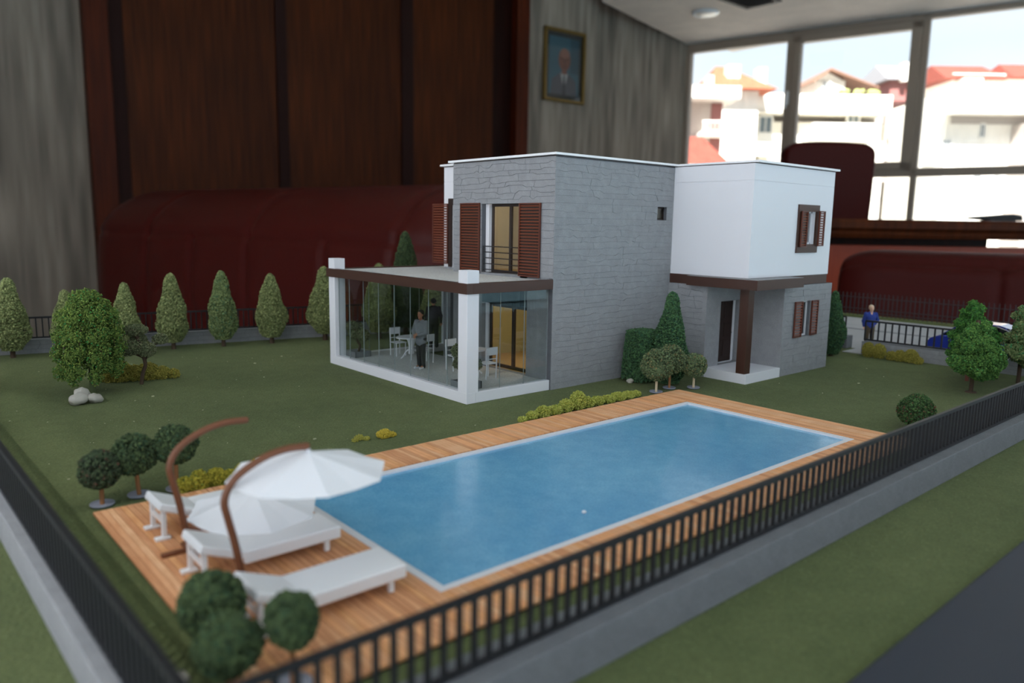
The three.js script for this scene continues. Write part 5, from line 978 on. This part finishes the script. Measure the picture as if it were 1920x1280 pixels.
  const face = S.map((i) => ball(0.011 * SC, (hc[0] + (i ? -1 : 1) * 0.034) * SC, (hc[1] + 0.012) * SC, (hc[2] + 0.082) * SC, 1, 0.7, 0.6, 8));
  part('eye', face[0], M.brownDark, t); part('eye', face[1], M.brownDark, t);
  part('mouth', box(0.04 * SC, 0.008 * SC, 0.012 * SC, hc[0] * SC, (hc[1] - 0.055) * SC, (hc[2] + 0.086) * SC), std({ color: 0x8a4a40 }), t);
  return t;
}
const stand = (o = {}) => ({ hip: [[0.09, 0.93, 0], [-0.09, 0.93, 0]], knee: [[0.1, 0.5, 0.015], [-0.1, 0.5, 0.015]], ankle: [[0.11, 0.085, -0.01], [-0.11, 0.085, -0.01]], toe: [[0.13, 0.035, 0.16], [-0.13, 0.035, 0.16]], sh: [[0.19, 1.42, -0.01], [-0.19, 1.42, -0.01]], el: [[0.26, 1.14, -0.02], [-0.26, 1.14, -0.02]], wr: [[0.27, 0.9, 0.05], [-0.27, 0.9, 0.05]], hand: [[0.27, 0.8, 0.08], [-0.27, 0.8, 0.08]], head: [0, 1.62, 0.02], ...o });
const skinA = std({ color: 0xe2b59a, roughness: 0.7 }), skinB = std({ color: 0xa06a52, roughness: 0.7 });
figure('person', 'person in a blue sweater and brown trousers standing behind the road railing', 0.6085, -0.0002, -0.086, R(-132) + Math.PI * 0.5 + R(2),
  stand({ el: [[0.33, 1.17, -0.1], [-0.24, 1.13, -0.08]], wr: [[0.2, 1.0, -0.03], [-0.2, 0.93, -0.08]], hand: [[0.15, 0.93, 0.02], [-0.17, 0.85, -0.08]], sh: [[0.195, 1.42, -0.01], [-0.195, 1.42, -0.01]] }),
  { skin: skinA, trousers: std({ color: 0x4f4230 }), top: std({ color: 0x2a3f8c, roughness: 0.85 }), shoes: M.brownDark, hair: std({ color: 0xe0c4a8 }), neck: (X, Y, Z) => 0.085 - Math.hypot(X, (Y - 1.51) * 0.7, Z - 0.12) });
figure('person', 'person in a gray shawl, black trousers and white shoes standing in the glass veranda', -0.0735, VF, 0.1515, R(-75),
  stand({ el: [[0.25, 1.13, 0.06], [-0.25, 1.13, 0.06]], wr: [[0.09, 1.06, 0.22], [-0.09, 1.03, 0.22]], hand: [[0.02, 1.05, 0.24], [-0.02, 1.0, 0.25]], knee: [[0.075, 0.5, 0.015], [-0.075, 0.5, 0.015]], ankle: [[0.075, 0.085, -0.01], [-0.075, 0.085, -0.01]], toe: [[0.1, 0.035, 0.17], [-0.1, 0.035, 0.17]], head: [0, 1.65, 0.03] }),
  { skin: skinB, trousers: std({ color: 0x17171b }), top: std({ color: 0x74767b, roughness: 0.95 }), shoes: M.white, hair: std({ color: 0x14110f }), hairLong: true, long: true, sleeve: 0.022, extra: [[[0.13, 1.38, 0.02], [-0.13, 1.38, 0.02], 0.085, 0.085], [[0, 1.36, 0.06], [0.03, 0.98, 0.1], 0.09, 0.07]], neck: (X, Y, Z) => 0.06 - Math.hypot(X, (Y - 1.52) * 0.7, Z - 0.11) });
figure('person', 'person in a dark suit standing at the back of the glass veranda', 0.03, VF, 0.273, R(150),
  stand({}), { skin: skinB, trousers: std({ color: 0x14151a }), top: std({ color: 0x1b1c22, roughness: 0.8 }), shoes: M.black, hair: std({ color: 0x100e0d }), neck: (X, Y, Z) => 0.06 - Math.hypot(X, (Y - 1.5) * 0.7, Z - 0.11) });

scene.traverse((o) => { if (o.isMesh) { o.castShadow = true; o.receiveShadow = true; } });
renderer.render(scene, camera);
